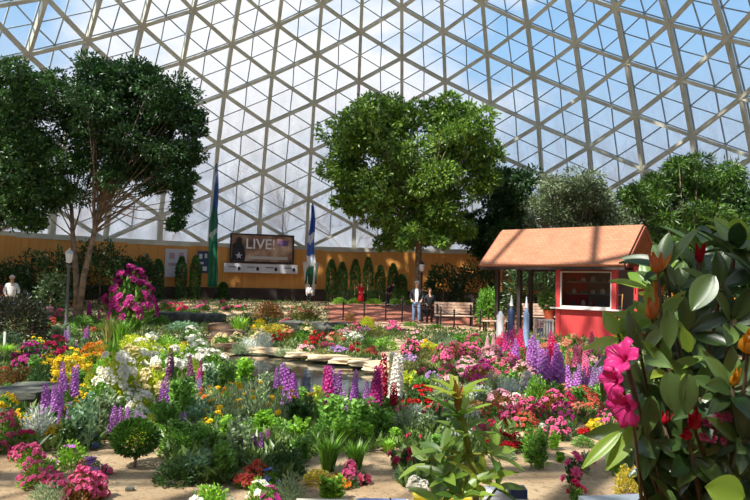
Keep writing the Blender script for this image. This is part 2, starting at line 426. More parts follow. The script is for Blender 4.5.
for k in range(NC):
    if k % 2:
        a = node(k, 1); b = (node(k - 1, 0) + node(k + 1, 0)) / 2
        beam(frame, b, a, .23, .3, outn(b)); 
        g0, g1, g2 = node(k - 1, 0, GO), node(k + 1, 0, GO), node(k, 1, GO); glass.add([g0, g1, g2], [(0, 1, 2)])
        beam(bars, g0, g1, .08, .12, outn(b)); beam(bars, (g0 + g1) / 2, g2, .065, .1, outn(b))
        beam(frame, node(k - 1, 0), node(k + 1, 0), .25, .3, outn(b))
    else:
        a = node(k - 1, TM - 1); b = node(k + 1, TM - 1); c = node(k, TM); glass.add([node(k - 1, TM - 1, GO), node(k + 1, TM - 1, GO), node(k, TM, GO)], [(0, 1, 2)])
        top = Vector((0, CY, 25.3)); glass.add([node(k, TM, GO), node(k + 2, TM, GO), top + Vector((0, 0, GO))], [(0, 1, 2)])
        beam(frame, node(k, TM), node(k + 2, TM), .25, .3, outn(c))
        if k % 4 == 0: beam(frame, c, top, .2, .3, Vector((0, 0, 1)))
tag(frame.build('ceiling', mat('dome_concrete', 'd8d5c6', .8, nscale=1.2, c2='c2bfae')), kind='structure')
tag(bars.build('trim_3', mat('glazing_bar_metal', '9aa2a6', .5)), kind='structure')
gm, nt, out = nodes('dome_glass'); N, L = nt.nodes, nt.links
tr = N.new('ShaderNodeBsdfTransparent'); tr.inputs[0].default_value = (.96, .98, 1, 1)
gl = N.new('ShaderNodeBsdfGlossy'); gl.inputs['Roughness'].default_value = .05
fr = N.new('ShaderNodeFresnel'); fr.inputs[0].default_value = 1.2
df = N.new('ShaderNodeBsdfDiffuse'); df.inputs[0].default_value = lin('d2c8ca'); tl = N.new('ShaderNodeBsdfTranslucent'); tl.inputs[0].default_value = lin('d2c8ca')
ds = N.new('ShaderNodeMixShader'); L.new(df.outputs[0], ds.inputs[1]); L.new(tl.outputs[0], ds.inputs[2])
tc = N.new('ShaderNodeTexCoord'); nz = N.new('ShaderNodeTexNoise'); nz.inputs['Scale'].default_value = .9; nz.inputs['Detail'].default_value = 8; nz.inputs['Roughness'].default_value = .7
mp = N.new('ShaderNodeMapping'); mp.inputs['Scale'].default_value = (1.4, 1.4, .5); L.new(tc.outputs['Object'], mp.inputs[0]); L.new(mp.outputs[0], nz.inputs[0])
sp = N.new('ShaderNodeSeparateXYZ'); L.new(tc.outputs['Object'], sp.inputs[0])
hr = N.new('ShaderNodeMapRange'); hr.inputs[1].default_value = 13.5; hr.inputs[2].default_value = 5.0; hr.inputs[3].default_value = .02; hr.inputs[4].default_value = .66; L.new(sp.outputs[2], hr.inputs[0])
nr = N.new('ShaderNodeMapRange'); nr.inputs[1].default_value = .35; nr.inputs[2].default_value = .65; nr.inputs[3].default_value = .45; nr.inputs[4].default_value = 1.3; L.new(nz.outputs[0], nr.inputs[0])
mu = N.new('ShaderNodeMath'); mu.operation = 'MULTIPLY'; mu.use_clamp = True; L.new(hr.outputs[0], mu.inputs[0]); L.new(nr.outputs[0], mu.inputs[1])
s1 = N.new('ShaderNodeMixShader'); L.new(fr.outputs[0], s1.inputs[0]); L.new(tr.outputs[0], s1.inputs[1]); L.new(gl.outputs[0], s1.inputs[2])
s2 = N.new('ShaderNodeMixShader'); L.new(mu.outputs[0], s2.inputs[0]); L.new(s1.outputs[0], s2.inputs[1]); L.new(ds.outputs[0], s2.inputs[2]); L.new(s2.outputs[0], out.inputs[0])
tag(glass.build('window_1', gm), kind='structure')

# board wall round the foot of the dome, on a dark plinth
def ringwall(name, r, z0, z1, th, m):
    mb = MB(); n = 150
    pr = [(r, z0), (r, z1), (r + th, z1), (r + th, z0)]
    V = [(q * math.sin(2 * PI * i / n), CY + q * math.cos(2 * PI * i / n), z) for i in range(n) for q, z in pr]
    mb.add(V, [(i * 4 + a, i * 4 + (a + 1) % 4, ((i + 1) % n) * 4 + (a + 1) % 4, ((i + 1) % n) * 4 + a) for i in range(n) for a in range(4)])
    return tag(mb.build(name, m), kind='structure')
wm_, nt, out = nodes('wall_boards'); N, L = nt.nodes, nt.links
b = N.new('ShaderNodeBsdfPrincipled'); b.inputs['Roughness'].default_value = .6
tc = N.new('ShaderNodeTexCoord'); mp = N.new('ShaderNodeMapping'); mp.inputs['Scale'].default_value = (5, 5, .35); nz = N.new('ShaderNodeTexNoise'); nz.inputs['Scale'].default_value = 1.2
L.new(tc.outputs['Object'], mp.inputs[0]); L.new(mp.outputs[0], nz.inputs[0])
mx = N.new('ShaderNodeMix'); mx.data_type = 'RGBA'; mx.inputs[6].default_value = lin('f0ae58'); mx.inputs[7].default_value = lin('c88038'); L.new(nz.outputs[0], mx.inputs[0]); L.new(mx.outputs[2], b.inputs['Base Color'])
L.new(b.outputs[0], out.inputs[0])
ringwall('wall_back', 21.05, 1.25, 3.46, .25, wm_)
ringwall('baseboard_back', 20.95, -.2, 1.27, .34, mat('dark_plinth', '4a3c34', .8, nscale=2, c2='3a2f2a'))
# ground and bare trees outside the glass
og = MB().lathe([(21.6, -.4), (90, -.5)], (0, CY, 0), 40); og.F = og.F[:40]
tag(og.build('trim_4', mat('outside_ground', 'a8a498', .95, nscale=.3, c2='8a8a74')), kind='structure')
def bare_tree(px, D, h, label):
    mb = MB(); base = onfloor(px, D); base.z = -.4
    def grow(p, d, l, r, k):
        q = p + d * l + Vector(rng.normal(size=3)) * l * .05; mb.tube([p, (p + q) / 2 + Vector(rng.normal(size=3)) * l * .03, q], [r, r * .8, r * .65], 5 if k > 1 else 3, False)
        if k == 0: return
        for i in range(3 if k > 1 else 4):
            dd = (d + Vector(rng.normal(size=3)) * .5 + Vector((0, 0, .12))).normalized(); grow(q, dd, l * rng.uniform(.6, .85), r * .55, k - 1)
    grow(Vector((0, 0, 0)), Vector((0, 0, 1)), h * .27, .14, 5)
    t = thing('bare_tree', label, 'tree', base, group='leafless trees outside the glass')
    mb.build('trunk', mat('grey_bark', '8a8078', .9), t)
bare_tree(165, 54, 15, 'leafless grey tree outside the dome, seen right of the left shade tree')
bare_tree(285, 52, 13, 'leafless grey tree outside the dome, above the music sign')
bare_tree(350, 58, 13, 'leafless grey tree outside the dome, left of the central leafy tree')
bare_tree(700, 42, 13, 'leafless grey tree outside the dome, above the feathery tree at right')
bare_tree(600, 48, 11, 'leafless grey tree outside the dome, above the hut roof')

# ------------------------------------------------------------------ trees
bark = mat('bark', '93806a', .9, nscale=6, c2='6a5848', bump=.6)
def crown_tree(name, label, cat, px, D, ells, lm, nb, leafL, per, forks=None, depth=2.4, group=None, tr=.16, lw=.5, trunk_top=None, dz=.8):
    """ells: (cx, cy, rx, ry) in picture units at the tree's distance; blobs of leaves fill these ellipsoids in depth too"""
    base = onfloor(px, D); t = thing(name, label, cat, base, 0, group); mb = MB(); tips = []
    area = sum(e[2] * e[3] for e in ells); rpx = D / F
    for e in ells:
        c = W(e[0], e[1], D); rx, rz = e[2] * rpx, e[3] * rpx; k = max(3, int(nb * e[2] * e[3] / area))
        for i in range(k):
            u = rdir(1)[0] * rng.uniform(.35, .95); r = rng.uniform(.16, .3) * min(rx, rz) + .12
            p = np.array([c.x + u[0] * (rx - r * .5), c.y + u[1] * min(depth, rx), c.z + u[2] * (rz - r * .5)]); tips.append(p)
            n = int(per * rng.uniform(.7, 1.3)); v = rdir(n)
            P = p + v * r * rng.uniform(.4, 1.0, n)[:, None] ** .6 * rng.uniform(.8, 1.4, n)[:, None] * np.array([1.15, 1.15, dz]) - np.array(base)
            Dd = v + rdir(n) * .8 + np.array([0, 0, -.15]); leaves(mb, P, Dd, rng.uniform(.7, 1.25, n) * leafL, leafL * lw)
    mb.build('crown', lm, t)
    tb = MB(); b0 = Vector((0, 0, -.15)); tips = [Vector(p) - base for p in tips]
    cz = min(p.z for p in tips); H = trunk_top or max(.8, cz * .8)
    fk = forks or [(0, 0)]
    for fx, fy in fk:
        f1 = Vector((fx * .35, fy * .35, H * .55)); f2 = Vector((fx, fy, H)); f3 = Vector((fx * 1.5, fy * 1.5, H * 1.5))
        tb.tube([b0, f1, f2, f3], [tr, tr * .8, tr * .65, tr * .4], 8)
        mine = [p for p in tips if len(fk) == 1 or min(fk, key=lambda q: (Vector((q[0] * 3, q[1] * 3, p.z)) - p).length) == (fx, fy)]
        for p in mine[::2]:
            s = f2.lerp(f3, rng.uniform(0, 1)); m = (s + p) / 2 + Vector((0, 0, -.15)); tb.tube([s, m, p], [tr * .22, tr * .13, tr * .06], 5)
    tb.build('trunk', bark, t, True)
    return t
dk = leafmat('44702f', '1a3414', trans=.34); md = leafmat('90b440', '2e541a', trans=.42)
crown_tree('shade_tree', 'tall dark-leaved tree with forked trunk beside the lamp post at left', 'tree', 79, 24,
           [(112, 85, 62, 34), (160, 110, 42, 42), (95, 125, 70, 45), (183, 120, 24, 26), (188, 150, 20, 22), (165, 160, 38, 30), (182, 172, 20, 20), (110, 165, 45, 30), (60, 190, 40, 28), (188, 188, 14, 18), (185, 205, 14, 14), (178, 222, 9, 11), (152, 188, 16, 12), (140, 75, 30, 20)], dk, 185, .13, 330, forks=[(-.35, .2), (.45, -.1)], tr=.13, trunk_top=3.0)
crown_tree('shade_tree', 'dark-leaved tree at the far left edge, partly out of frame', 'tree', -22, 23,
           [(15, 80, 50, 28), (0, 120, 55, 50), (25, 170, 42, 50), (-10, 200, 60, 40), (40, 222, 26, 16)], leafmat('588238', '203c18', trans=.34), 130, .13, 340, forks=[(-.4, 0)], tr=.16, trunk_top=2.6)
crown_tree('shade_tree', 'broad bright green tree with rounded crown behind the couple', 'tree', 418, 32,
           [(372, 132, 54, 36), (395, 115, 40, 22), (430, 114, 50, 24), (465, 138, 46, 36), (350, 165, 32, 26), (410, 180, 62, 40), (375, 205, 34, 30), (440, 210, 42, 34), (405, 228, 42, 20), (480, 172, 26, 24), (345, 205, 12, 16), (415, 238, 48, 16), (455, 232, 26, 14)], md, 250, .2, 270, forks=[(0, 0)], tr=.2, depth=3, trunk_top=3.4)
# background shrubs and trees
crown_tree('background_tree', 'dark evergreen tree between the central tree and the hut roof', 'tree', 505, 35, [(510, 190, 32, 28), (500, 235, 38, 28), (470, 225, 20, 22)], leafmat('4a7238', '1e3a16'), 80, .2, 260)
crown_tree('background_tree', 'grey-green small-leaved tree behind the hut roof', 'tree', 576, 33, [(575, 194, 48, 28), (590, 205, 30, 28), (550, 215, 28, 28), (600, 225, 40, 28), (540, 265, 40, 30)], leafmat('9cab80', '4a5e38'), 130, .15, 330)
crown_tree('background_tree', 'feathery yellow-green tree at right above the rhododendron', 'tree', 688, 28, [(690, 178, 44, 26), (650, 192, 34, 28), (720, 190, 34, 34), (740, 235, 30, 34), (690, 230, 58, 34), (665, 265, 40, 24)], leafmat('709638', '2a4c1a'), 160, .24, 280, lw=.22, dz=.6)
crown_tree('background_tree', 'dark tree at the right edge behind the rhododendron', 'tree', 765, 26, [(770, 215, 40, 40), (760, 270, 50, 40)], leafmat('4f7430', '1c3414'), 50, .2, 260)
def hedge(name, label, px0, px1, py0, py1, D, lm, n, L, lw=.5, cat='shrub', group=None):
    D = min(D, wallD((px0 + px1) / 2) - 1.7); c = onfloor((px0 + px1) / 2, D); rx = (px1 - px0) / 2 * D / F; top = W((px0 + px1) / 2, py0, D).z - c.z
    t = thing(name, label, cat, c, 0, group); mb = MB(); u = rdir(n); u[:, 2] = np.abs(u[:, 2]); q = rng.uniform(.7, 1, n)[:, None]
    for i in range(n):
        q[i] *= 1 + .18 * noise.noise(Vector(u[i]) * 3)
    P = np.sign(u) * np.abs(u) ** .7 * q * np.array([rx, min(rx, 1.2), top]); leaves(mb, P, u + rdir(n) * .7, rng.uniform(.7, 1.3, n) * L, L * lw)
    mb.build('foliage', lm, t); MB().tube([(0, 0, -.1), (0, 0, top * .6)], [.06, .03], 6).build('trunk', bark, t)
    return t
dkg = leafmat('4c6e38', '1c3414'); mdg = leafmat('5f8636', '284a1a')
for a in [(20, 78, 250, 305, 33, 'dark shrub against the board wall left of the shade tree trunk'), (75, 125, 243, 305, 35, 'dark shrub behind the trunk of the left shade tree'),
          (118, 160, 258, 300, 36, 'dark shrub against the wall behind the big pink azalea'), (-20, 30, 262, 310, 31, 'dark shrub at the left edge behind the seated visitors')]:
    hedge('shrub', a[5], a[0], a[1], a[2], a[3], a[4], dkg, 2600, .17)
for a in [(425, 462, 266, 33, 'dark hedge behind the couple and the bench'), (455, 500, 262, 33.5, 'dark hedge between the bench and the hut eave'), (478, 500, 290, 29, 'bright green shrub left of the hut posts'),
          (505, 560, 262, 31, 'dark shrub behind the open bay of the hut'), (640, 690, 262, 27, 'dark shrub behind the right end of the hut'), (610, 660, 255, 30, 'dark tall shrub behind the hut window')]:
    hedge('shrub', a[4], a[0], a[1], a[2], 0, a[3], leafmat('8cc04a', '4c8426') if 'bright' in a[4] else dkg, 2200 if 'bright' not in a[4] else 900, .16)
hedge('shrub', 'large dark shrub with reddish tips at the left edge', -12, 46, 296, 0, 17.5, leafmat('4a4a34', '1e2a1a'), 2600, .1, group=None)
hedge('shrub', 'broad leafy sapling with pale leaves under the left shade tree', 38, 66, 272, 0, 27, leafmat('7a9660', '34502c'), 500, .2)
# columnar evergreens along the wall
E_ = [(144, 268), (158, 262), (181, 259), (195, 258), (223, 285), (331, 262), (342, 265), (355, 262), (368, 260), (380, 268), (393, 266), (402, 277)]
ev = leafmat('5a8640', '284a20')
ORD = ['', 'second', 'third', 'fourth', 'fifth', 'sixth', 'seventh']
for i, (px, py) in enumerate(E_):
    D = min(wallD(px) - 1.1, 38); b = onfloor(px, D); h = W(px, py, D).z - b.z; n = 900
    z = rng.uniform(0, 1, n) ** .8; r = .235 * np.minimum(1, (1 - z) * 3.2) ** .6 * (.85 + .2 * rng.random(n)); a = rng.uniform(0, 6.3, n)
    P = np.stack([np.cos(a) * r, np.sin(a) * r, z * h + .05], 1); Dd = np.stack([np.cos(a) * .5, np.sin(a) * .5, np.full(n, 1.)], 1)
    left = i < 5; k = i if left else i - 5; m_ = 5 if left else 7
    pos = 'leftmost' if k == 0 else 'rightmost' if k == m_ - 1 else ORD[k] + ' from left'
    t = thing('columnar_evergreen', f'narrow columnar evergreen {"left of the music sign" if left else "behind the paved terrace"}, {pos} of {"five" if left else "seven"}', 'evergreen', b, 0, 'columnar evergreens along the wall')
    leaves(MB(), P, Dd + rdir(n) * .3, .16, .07).build('foliage', ev, t) if False else None
    mb = MB(); leaves(mb, P, Dd + rdir(n) * .3, .16, .07); mb.build('foliage', ev, t)
    MB().tube([(0, 0, -.05), (0, 0, h * .8)], [.05, .02], 6).build('trunk', bark, t)

# ------------------------------------------------------------------ the hut
FLc = W(480.4, 266, 25.5); rR = ray(624.6, 266); DR = (FLc.z - CH) / rR.z; FRc = Vector((0, 0, CH)) + rR * DR
wv = (FRc - FLc); wv.z = 0; LW = wv.length; wv.normalize(); dv = Vector((-wv.y, wv.x, 0))
rr = ray(503, 232); s_ = (Vector((0, 0, CH)) - FLc).dot(wv) / -rr.dot(wv); RL = Vector((0, 0, CH)) + rr * s_
run = (RL - FLc).dot(dv); rise = RL.z - FLc.z; print('HUT', LW, run, rise, FLc, FRc, wv)
run = max(.9, min(run, 1.9)); 
hut = thing('kiosk', 'red garden kiosk with shingled gable roof and glazed display window', 'kiosk', (FLc.x, FLc.y, 0)); hut.rotation_euler.z = math.atan2(wv.y, wv.x)
EZ = FLc.z; red = mat('red_paint', 'c84242', .55, nscale=3, namt=.06); dkw = mat('dark_timber', '3a2c28', .7, nscale=5, c2='241c1a'); 
sh = brickmat('roof_shingles', 'b67c5c', 'aa7050', '8c5840', 5, bw=.8, rh=.5, ms=.03)
sl = math.hypot(run, rise); ang = math.atan2(rise, run)
rf = MB()
for sgn in (0, 1):
    # slope slab, local x along the eave, y up the slope
    M = Matrix.Rotation(ang, 4, 'X') if not sgn else Matrix.Rotation(PI, 4, 'Z') @ Matrix.Rotation(ang, 4, 'X')
    o = (MB().box((LW / 2, sl / 2, .04), (LW, sl + .04, .08))).build('roof_slope', sh, hut)
    o.matrix_local = (Matrix.Translation((0, 0, EZ)) @ M) if not sgn else Matrix.Translation((LW, 2 * run, EZ)) @ M
for x in (-.06, LW + .06):
    mb = MB(); 
    for y0, y1 in ((0, run), (2 * run, run)): beam(mb, Vector((x, y0, EZ - .02)), Vector((x, y1, EZ + rise - .02)), .04, .1, Vector((0, 0, 1)))
    mb.build('barge_board', mat('barge_board', '96503c', .7), hut)
MB().box((LW / 2, .02, EZ - .05), (LW, .05, .14)).build('fascia', dkw, hut); MB().box((LW / 2, 2 * run - .02, EZ - .05), (LW, .05, .14)).build('fascia', dkw, hut)
def hx(px, y):     # local x of the point at picture column px on the vertical plane local y
    r_ = ray(px, 283); p0 = FLc + dv * y; s = (p0).dot(dv) / r_.dot(dv); return (r_ * s - FLc).dot(wv)
YF = .38; YB = 2 * run - .4; x0, x1 = hx(557, YF), hx(617, YF); print('booth', x0, x1, LW)
def hz(py, px, y): r_ = ray(px, py); s = (FLc + dv * y).dot(dv) / r_.dot(dv); return CH + r_.z * s
zs = hz(309, 586, YF); zt = EZ - .12
for x, y, nm in ((hx(497.5, YF), YF, 0), (hx(519.5, YF), YF, 0), (hx(497.5, YF) + .1, YB, 0), (x0 - .9, YB, 0)):
    MB().box((x, y, EZ / 2), (.13, .13, EZ)).build('post', dkw, hut)
for x in (x0 + .07, x1 - .07): MB().box((x, YF, EZ / 2), (.16, .16, EZ)).build('corner_post', red, hut)
MB().box((x1 + .5, YF + .3, EZ / 2), (.12, .12, EZ)).build('corner_post', red, hut)
MB().box((x1 - .07, YB, EZ / 2), (.16, .16, EZ)).build('corner_post', red, hut)
MB().box(((x0 + x1) / 2, YF, zs / 2 - .03), (x1 - x0 - .1, .08, zs - .04)).build('front_panel', red, hut)
MB().box(((x0 + x1) / 2, YF, (hz(272, 586, YF) + zt + .1) / 2), (x1 - x0 - .2, .08, zt + .1 - hz(272, 586, YF))).build('header', mat('eave_shade_red', '7a2a28', .6), hut)  # same red paint as the posts, with the eave's shade put into its colour
MB().box((x0 + .05, (YF + YB) / 2, EZ / 2), (.06, YB - YF, EZ - .1)).build('side_panel', red, hut)
MB().box((x1 - .02, (YF + YB) / 2, .5), (.06, YB - YF, 1.0)).build('side_panel', red, hut)
MB().box(((x0 + x1) / 2, YB, EZ / 2), (x1 - x0, .06, EZ - .1)).build('back_panel', mat('interior_board', '8a8078', .8), hut)
MB().box(((x0 + x1) / 2, YF - .09, zs), (x1 - x0 + .3, .2, .05)).build('sill', mat('pale_sill', 'e8dcd4', .5), hut)
wf = MB(); zt2 = hz(272, 586, YF); a0, a1 = x0 + .17, x1 - .17; white = mat('white_frame', 'd8d4cc', .5)
for c_, d_ in (((a0, YF - .03, (zs + zt2) / 2), (.04, .06, zt2 - zs)), ((a1, YF - .03, (zs + zt2) / 2), (.04, .06, zt2 - zs)), (((a0 + a1) / 2, YF - .03, zt2), (a1 - a0 + .06, .06, .03)), (((a0 + a1) / 2, YF - .03, zs + .05), (a1 - a0 + .06, .06, .07))): wf.box(c_, d_)
wf = wf.build('window_frame', white, hut)
pg, nt, out = nodes('kiosk_glass'); N, L = nt.nodes, nt.links
tr = N.new('ShaderNodeBsdfTransparent'); tr.inputs[0].default_value = (.75, .8, .8, 1); gl = N.new('ShaderNodeBsdfGlossy'); gl.inputs['Roughness'].default_value = .02; mxs = N.new('ShaderNodeMixShader'); fr = N.new('ShaderNodeFresnel'); fr.inputs[0].default_value = 1.45
L.new(fr.outputs[0], mxs.inputs[0]); L.new(tr.outputs[0], mxs.inputs[1]); L.new(gl.outputs[0], mxs.inputs[2]); L.new(mxs.outputs[0], out.inputs[0])
MB().box(((a0 + a1) / 2, YF - .02, (zs + zt2) / 2), (a1 - a0, .015, zt2 - zs)).build('pane', pg, wf)
for i in range(3):
    zz = zs + .08 + i * (zt2 - zs) / 3; MB().box(((a0 + a1) / 2, YF + .55, zz), (a1 - a0, .35, .03)).build('shelf', mat('shelf_metal', '98a09c', .5), hut)
HM = Matrix.Translation(hut.location) @ Matrix.Rotation(hut.rotation_euler.z, 4, 'Z')
cols = ['b8b0a0', '6a5040', 'd8d0c0', '8a3a30', 'c09040', '50606a']
SH = ['bottom', 'middle', 'top']; PL = ['leftmost', 'second from left', 'third from left', 'fourth from left', 'rightmost']
for i in range(3):
    for k in range(5):
        zz = zs + .095 + i * (zt2 - zs) / 3; p = HM @ Vector((a0 + .2 + k * (a1 - a0 - .4) / 4, YF + .5, zz)); h = rng.uniform(.1, .19); c_ = cols[int(rng.integers(6))]
        o = MB().lathe([(.06, 0), (.075, .02), (.07, h * .7), (.04, h * .85), (.045, h)], seg=10).build('jar', mat('jar_' + c_, c_, .35)); o.location = p
        tag(o, f'small jar on the {SH[i]} shelf behind the kiosk window, {PL[k]}', 'jar', 'jars on the kiosk shelves')
tl_ = mat('tool_wood', 'c8975a', .6)
p = HM @ Vector((x1 + .12, YF - .05, 0)); o = MB().tube([(0, 0, 0), (.1, .05, 1.5)], .018, 6).build('broom_handle', tl_); o.location = p
tag(o, 'thin wooden pole leaning at the right corner of the kiosk', 'pole')

# ------------------------------------------------------------------ furniture and structures of the terrace
iron = mat('black_iron', '1e1c1e', .5)
def lamp_post(px, D, pytop, label):
    b = onfloor(px, D); h = W(px, pytop, D).z - b.z; t = thing('lamp_post', label, 'lamp', b)
    MB().lathe([(.12, 0), (.12, .08), (.06, .25), (.045, .4), (.04, h - .55), (.07, h - .5), (.05, h - .45)], seg=12).build('pole', iron if px > 300 else mat('grey_iron', '5a5c5e', .5), t, True)
    ln = MB().lathe([(.05, h - .4), (.09, h - .36), (.12, h - .12), (.11, h - .1)], seg=6).build('lantern', mat('frosted_glass', 'e4e6e6', .3), t)
    MB().lathe([(.14, h - .1), (.08, h - .02), (.03, h), (.02, h + .06)], seg=6).build('lamp_cap', iron if px > 300 else mat('pale_metal', 'b8bcbc', .4), ln)
lamp_post(68, 22, 250, 'grey lamp post with pale lantern in the left flower beds')
lamp_post(421.5, 31, 262, 'black lamp post with white lantern behind the standing couple')
wood = mat('weathered_wood', 'e0c4b0', .7, nscale=8, c2='c4a48c')
def bench(px, D, wid, label, rz=0, m=wood, back=True):
    t = thing('garden_bench', label, 'bench', onfloor(px, D), rz, 'wooden benches on the terrace')
    for i in range(4): MB().box((0, -.08 + .12 * i - .15, .45), (wid, .1, .035)).build('seat_slat', m, t)
    if back:
        for i in range(4): MB().box((0, .3 + .02 * i, .56 + .12 * i), (wid, .03, .095), Matrix.Rotation(.12, 3, 'X')).build('back_slat', m, t)
    for s in (-1, 1):
        mb = MB(); x = s * (wid / 2 - .1); mb.box((x, -.2, .22), (.06, .06, .44)).box((x, .28, .45 if back else .22), (.06, .06, .9 if back else .44)).box((x, .03, .42), (.06, .5, .05))
        if back: mb.box((x, .02, .66), (.06, .56, .05))
        mb.build('bench_end', iron, t)
bench(455, 28.6, 1.55, 'long wooden slat bench with back right of the standing couple')
bench(540, 29.5, 1.6, 'wooden slat bench seen between the kiosk posts')
bench(497, 25.0, 1.0, 'small pale backless bench under the left kiosk eave', back=False)
def posts(L_, label):
    t = thing('rope_railing', label, 'railing', G(*L_[0])); b0 = t.location.copy(); tops = []
    for px, py, h in L_:
        p = G(px, py) - b0; MB().lathe([(.03, 0), (.03, h - .06), (.04, h - .05), (.02, h)], p, 8).build('post', iron, t); tops.append(p + Vector((0, 0, h - .12)))
    for a, b_ in zip(tops, tops[1:]): MB().tube([a, a.lerp(b_, .25) + Vector((0, 0, -.05)), a.lerp(b_, .5) + Vector((0, 0, -.08)), a.lerp(b_, .75) + Vector((0, 0, -.05)), b_], .014, 5).build('rope', iron, t)
posts([(343, 321, .85), (364, 321.5, .85), (385.5, 322, .9), (402, 323, .95), (440.5, 328.5, .85), (454, 329, .75), (480, 331, .8)], 'black post and rope railing along the paved path before the couple')
# three painted garden posts and a slatted crate in front of the kiosk
def gpost(px, pyb, pyt, wpx, c, capc, tip, label):
    b = G(px, pyb); h = W(px, pyt, b.y).z; r = wpx * b.y / F / 2; t = thing('garden_post', label, 'post', b)
    MB().lathe([(r * 1.05, 0), (r, .1), (r * .9, h * .75), (r * .95, h * .86), (r * .5, h * .94), (r * .25, h)], seg=10).build('shaft', mat('post_' + c, c, .5), t, True)
    if tip: MB().lathe([(r * .5, h), (r * .3, h + tip * .5), (.01, h + tip)], seg=8).build('finial', mat('fin_' + capc, capc, .5), t)
gpost(500, 341, 311, 8, 'ece8ea', 'ffffff', 0, 'short white garden post in front of the kiosk')
gpost(511, 341, 306, 7.5, '22304e', 'f2f2f2', .33, 'navy garden post with white pointed finial')
gpost(526, 350, 308, 6.5, '8fa8cc', 'dfe6ee', .3, 'light blue garden post with thin pale finial')
t = thing('slatted_crate', 'weathered slatted crate left of the red kiosk front', 'crate', onfloor(544, 22.6), -.1)
gw = mat('grey_weathered', 'b0a498', .8, nscale=6, c2='7a7070')
for x in (-.26, .26):
    MB().box((x, 0, .33), (.05, .4, .66)).build('side', gw, t)
MB().box((0, 0, .62), (.5, .4, .05)).build('top', gw, t)
MB().box((0, 0, .1), (.5, .4, .05)).build('bottom', gw, t)
for k in range(6): MB().box((-.2 + .08 * k, -.2, .36), (.03, .03, .5)).build('slat', mat('blue_slat', '4a5068', .7), t)
# potted topiary on the terrace
t = thing('potted_topiary', 'clipped green ball in a terracotta pot left of the kiosk window', 'potted plant', onfloor(549.5, 24.2)); 
t.location.z = 0
MB().lathe([(.2, 0), (.2, .5), (.26, .55)], seg=10).build('pedestal', mat('stone_grey', 'a8a090', .8), t)
MB().lathe([(.14, .55), (.2, .85), (.22, .9)], seg=12).build('pot', mat('terracotta', 'c8603c', .8), t)
mb = MB(); u = rdir(1300); leaves(mb, u * .33 * rng.uniform(.8, 1.03, 1300)[:, None] + np.array([0, 0, 1.22]), u + rdir(1300) * .6, .09, .06); mb.build('foliage', leafmat('7aa04a', '3c5c28'), t)
# music sign, notice boards, banners on the back wall
def wallpt(px, py, gap): D = wallD(px, 21.05 - gap); return W(px, py, D)
def facing(px): r = ray(px, 283); D = wallD(px); return -math.atan2(r.x * D, D - CY)
def corners(px0, px1, py0, py1, gap):
    pc = (px0 + px1) / 2; c = wallpt(pc, (py0 + py1) / 2, gap); th = facing(pc); ux = Vector((math.cos(th), math.sin(th), 0)); nn = Vector((-ux.y, ux.x, 0))
    def X(px): r = ray(px, 283); s = c.dot(nn) / r.dot(nn); return (r * s - c).dot(ux)
    return c, th, X(px1) - X(px0), (py1 - py0) * c.y / F * 1.0
sign_c, th, sw, sh_ = corners(231, 293.5, 235, 262.5, .35)
gzb = gz(0, 38)
t = thing('billboard', 'wide framed music billboard reading LIVE above the board wall', 'sign', (sign_c.x, sign_c.y, gzb), th); z0 = sign_c.z - gzb
sm, nt, out = nodes('billboard_print'); N, L = nt.nodes, nt.links
b = N.new('ShaderNodeBsdfPrincipled'); tc = N.new('ShaderNodeTexCoord'); nz = N.new('ShaderNodeTexNoise'); nz.inputs['Scale'].default_value = .9; nz.inputs['Detail'].default_value = 3
rp = N.new('ShaderNodeValToRGB'); rp.color_ramp.elements[0].position = .35; rp.color_ramp.elements[0].color = lin('5c4034'); rp.color_ramp.elements[1].position = .68; rp.color_ramp.elements[1].color = lin('d8b8a0')
e = rp.color_ramp.elements.new(.5); e.color = lin('9c7460'); L.new(tc.outputs['Object'], nz.inputs[0]); L.new(nz.outputs[0], rp.inputs[0]); L.new(rp.outputs[0], b.inputs['Base Color']); L.new(b.outputs[0], out.inputs[0])
MB().box((0, 0, z0), (sw, .06, sh_)).build('panel', sm, t)
mb = MB(); 
for x in (-sw / 2, sw / 2): mb.box((x, -.02, z0), (.08, .12, sh_ + .08))
for z in (-sh_ / 2, sh_ / 2): mb.box((0, -.02, z0 + z), (sw + .08, .12, .08))
mb.build('frame', iron, t)
for x in (-sw / 2 + .3, sw / 2 - .3): MB().box((x, .12, z0 - sh_ * .1), (.1, .12, sh_ * 1.1)).build('wall_bracket', iron, t)
def text(s, size, m, parent, loc, name='lettering', rx=PI / 2, ex=.01):
    cu = bpy.data.curves.new(name, 'FONT'); cu.body = s; cu.size = size; cu.extrude = ex; cu.align_x = 'CENTER'; cu.align_y = 'CENTER'; cu.offset = size * .012
    tmp = bpy.data.objects.new(name, cu); C.objects.link(tmp); bpy.context.view_layer.update()
    me = bpy.data.meshes.new_from_object(tmp.evaluated_get(bpy.context.evaluated_depsgraph_get())); bpy.data.objects.remove(tmp)
    me.materials.append(m); o = ob(name, me, parent, loc); o.rotation_euler.x = rx; return o
text('LIVE!', .78, mat('sign_white', 'f6f2f4', .5), t, (-.1, -.05, z0 + .22))
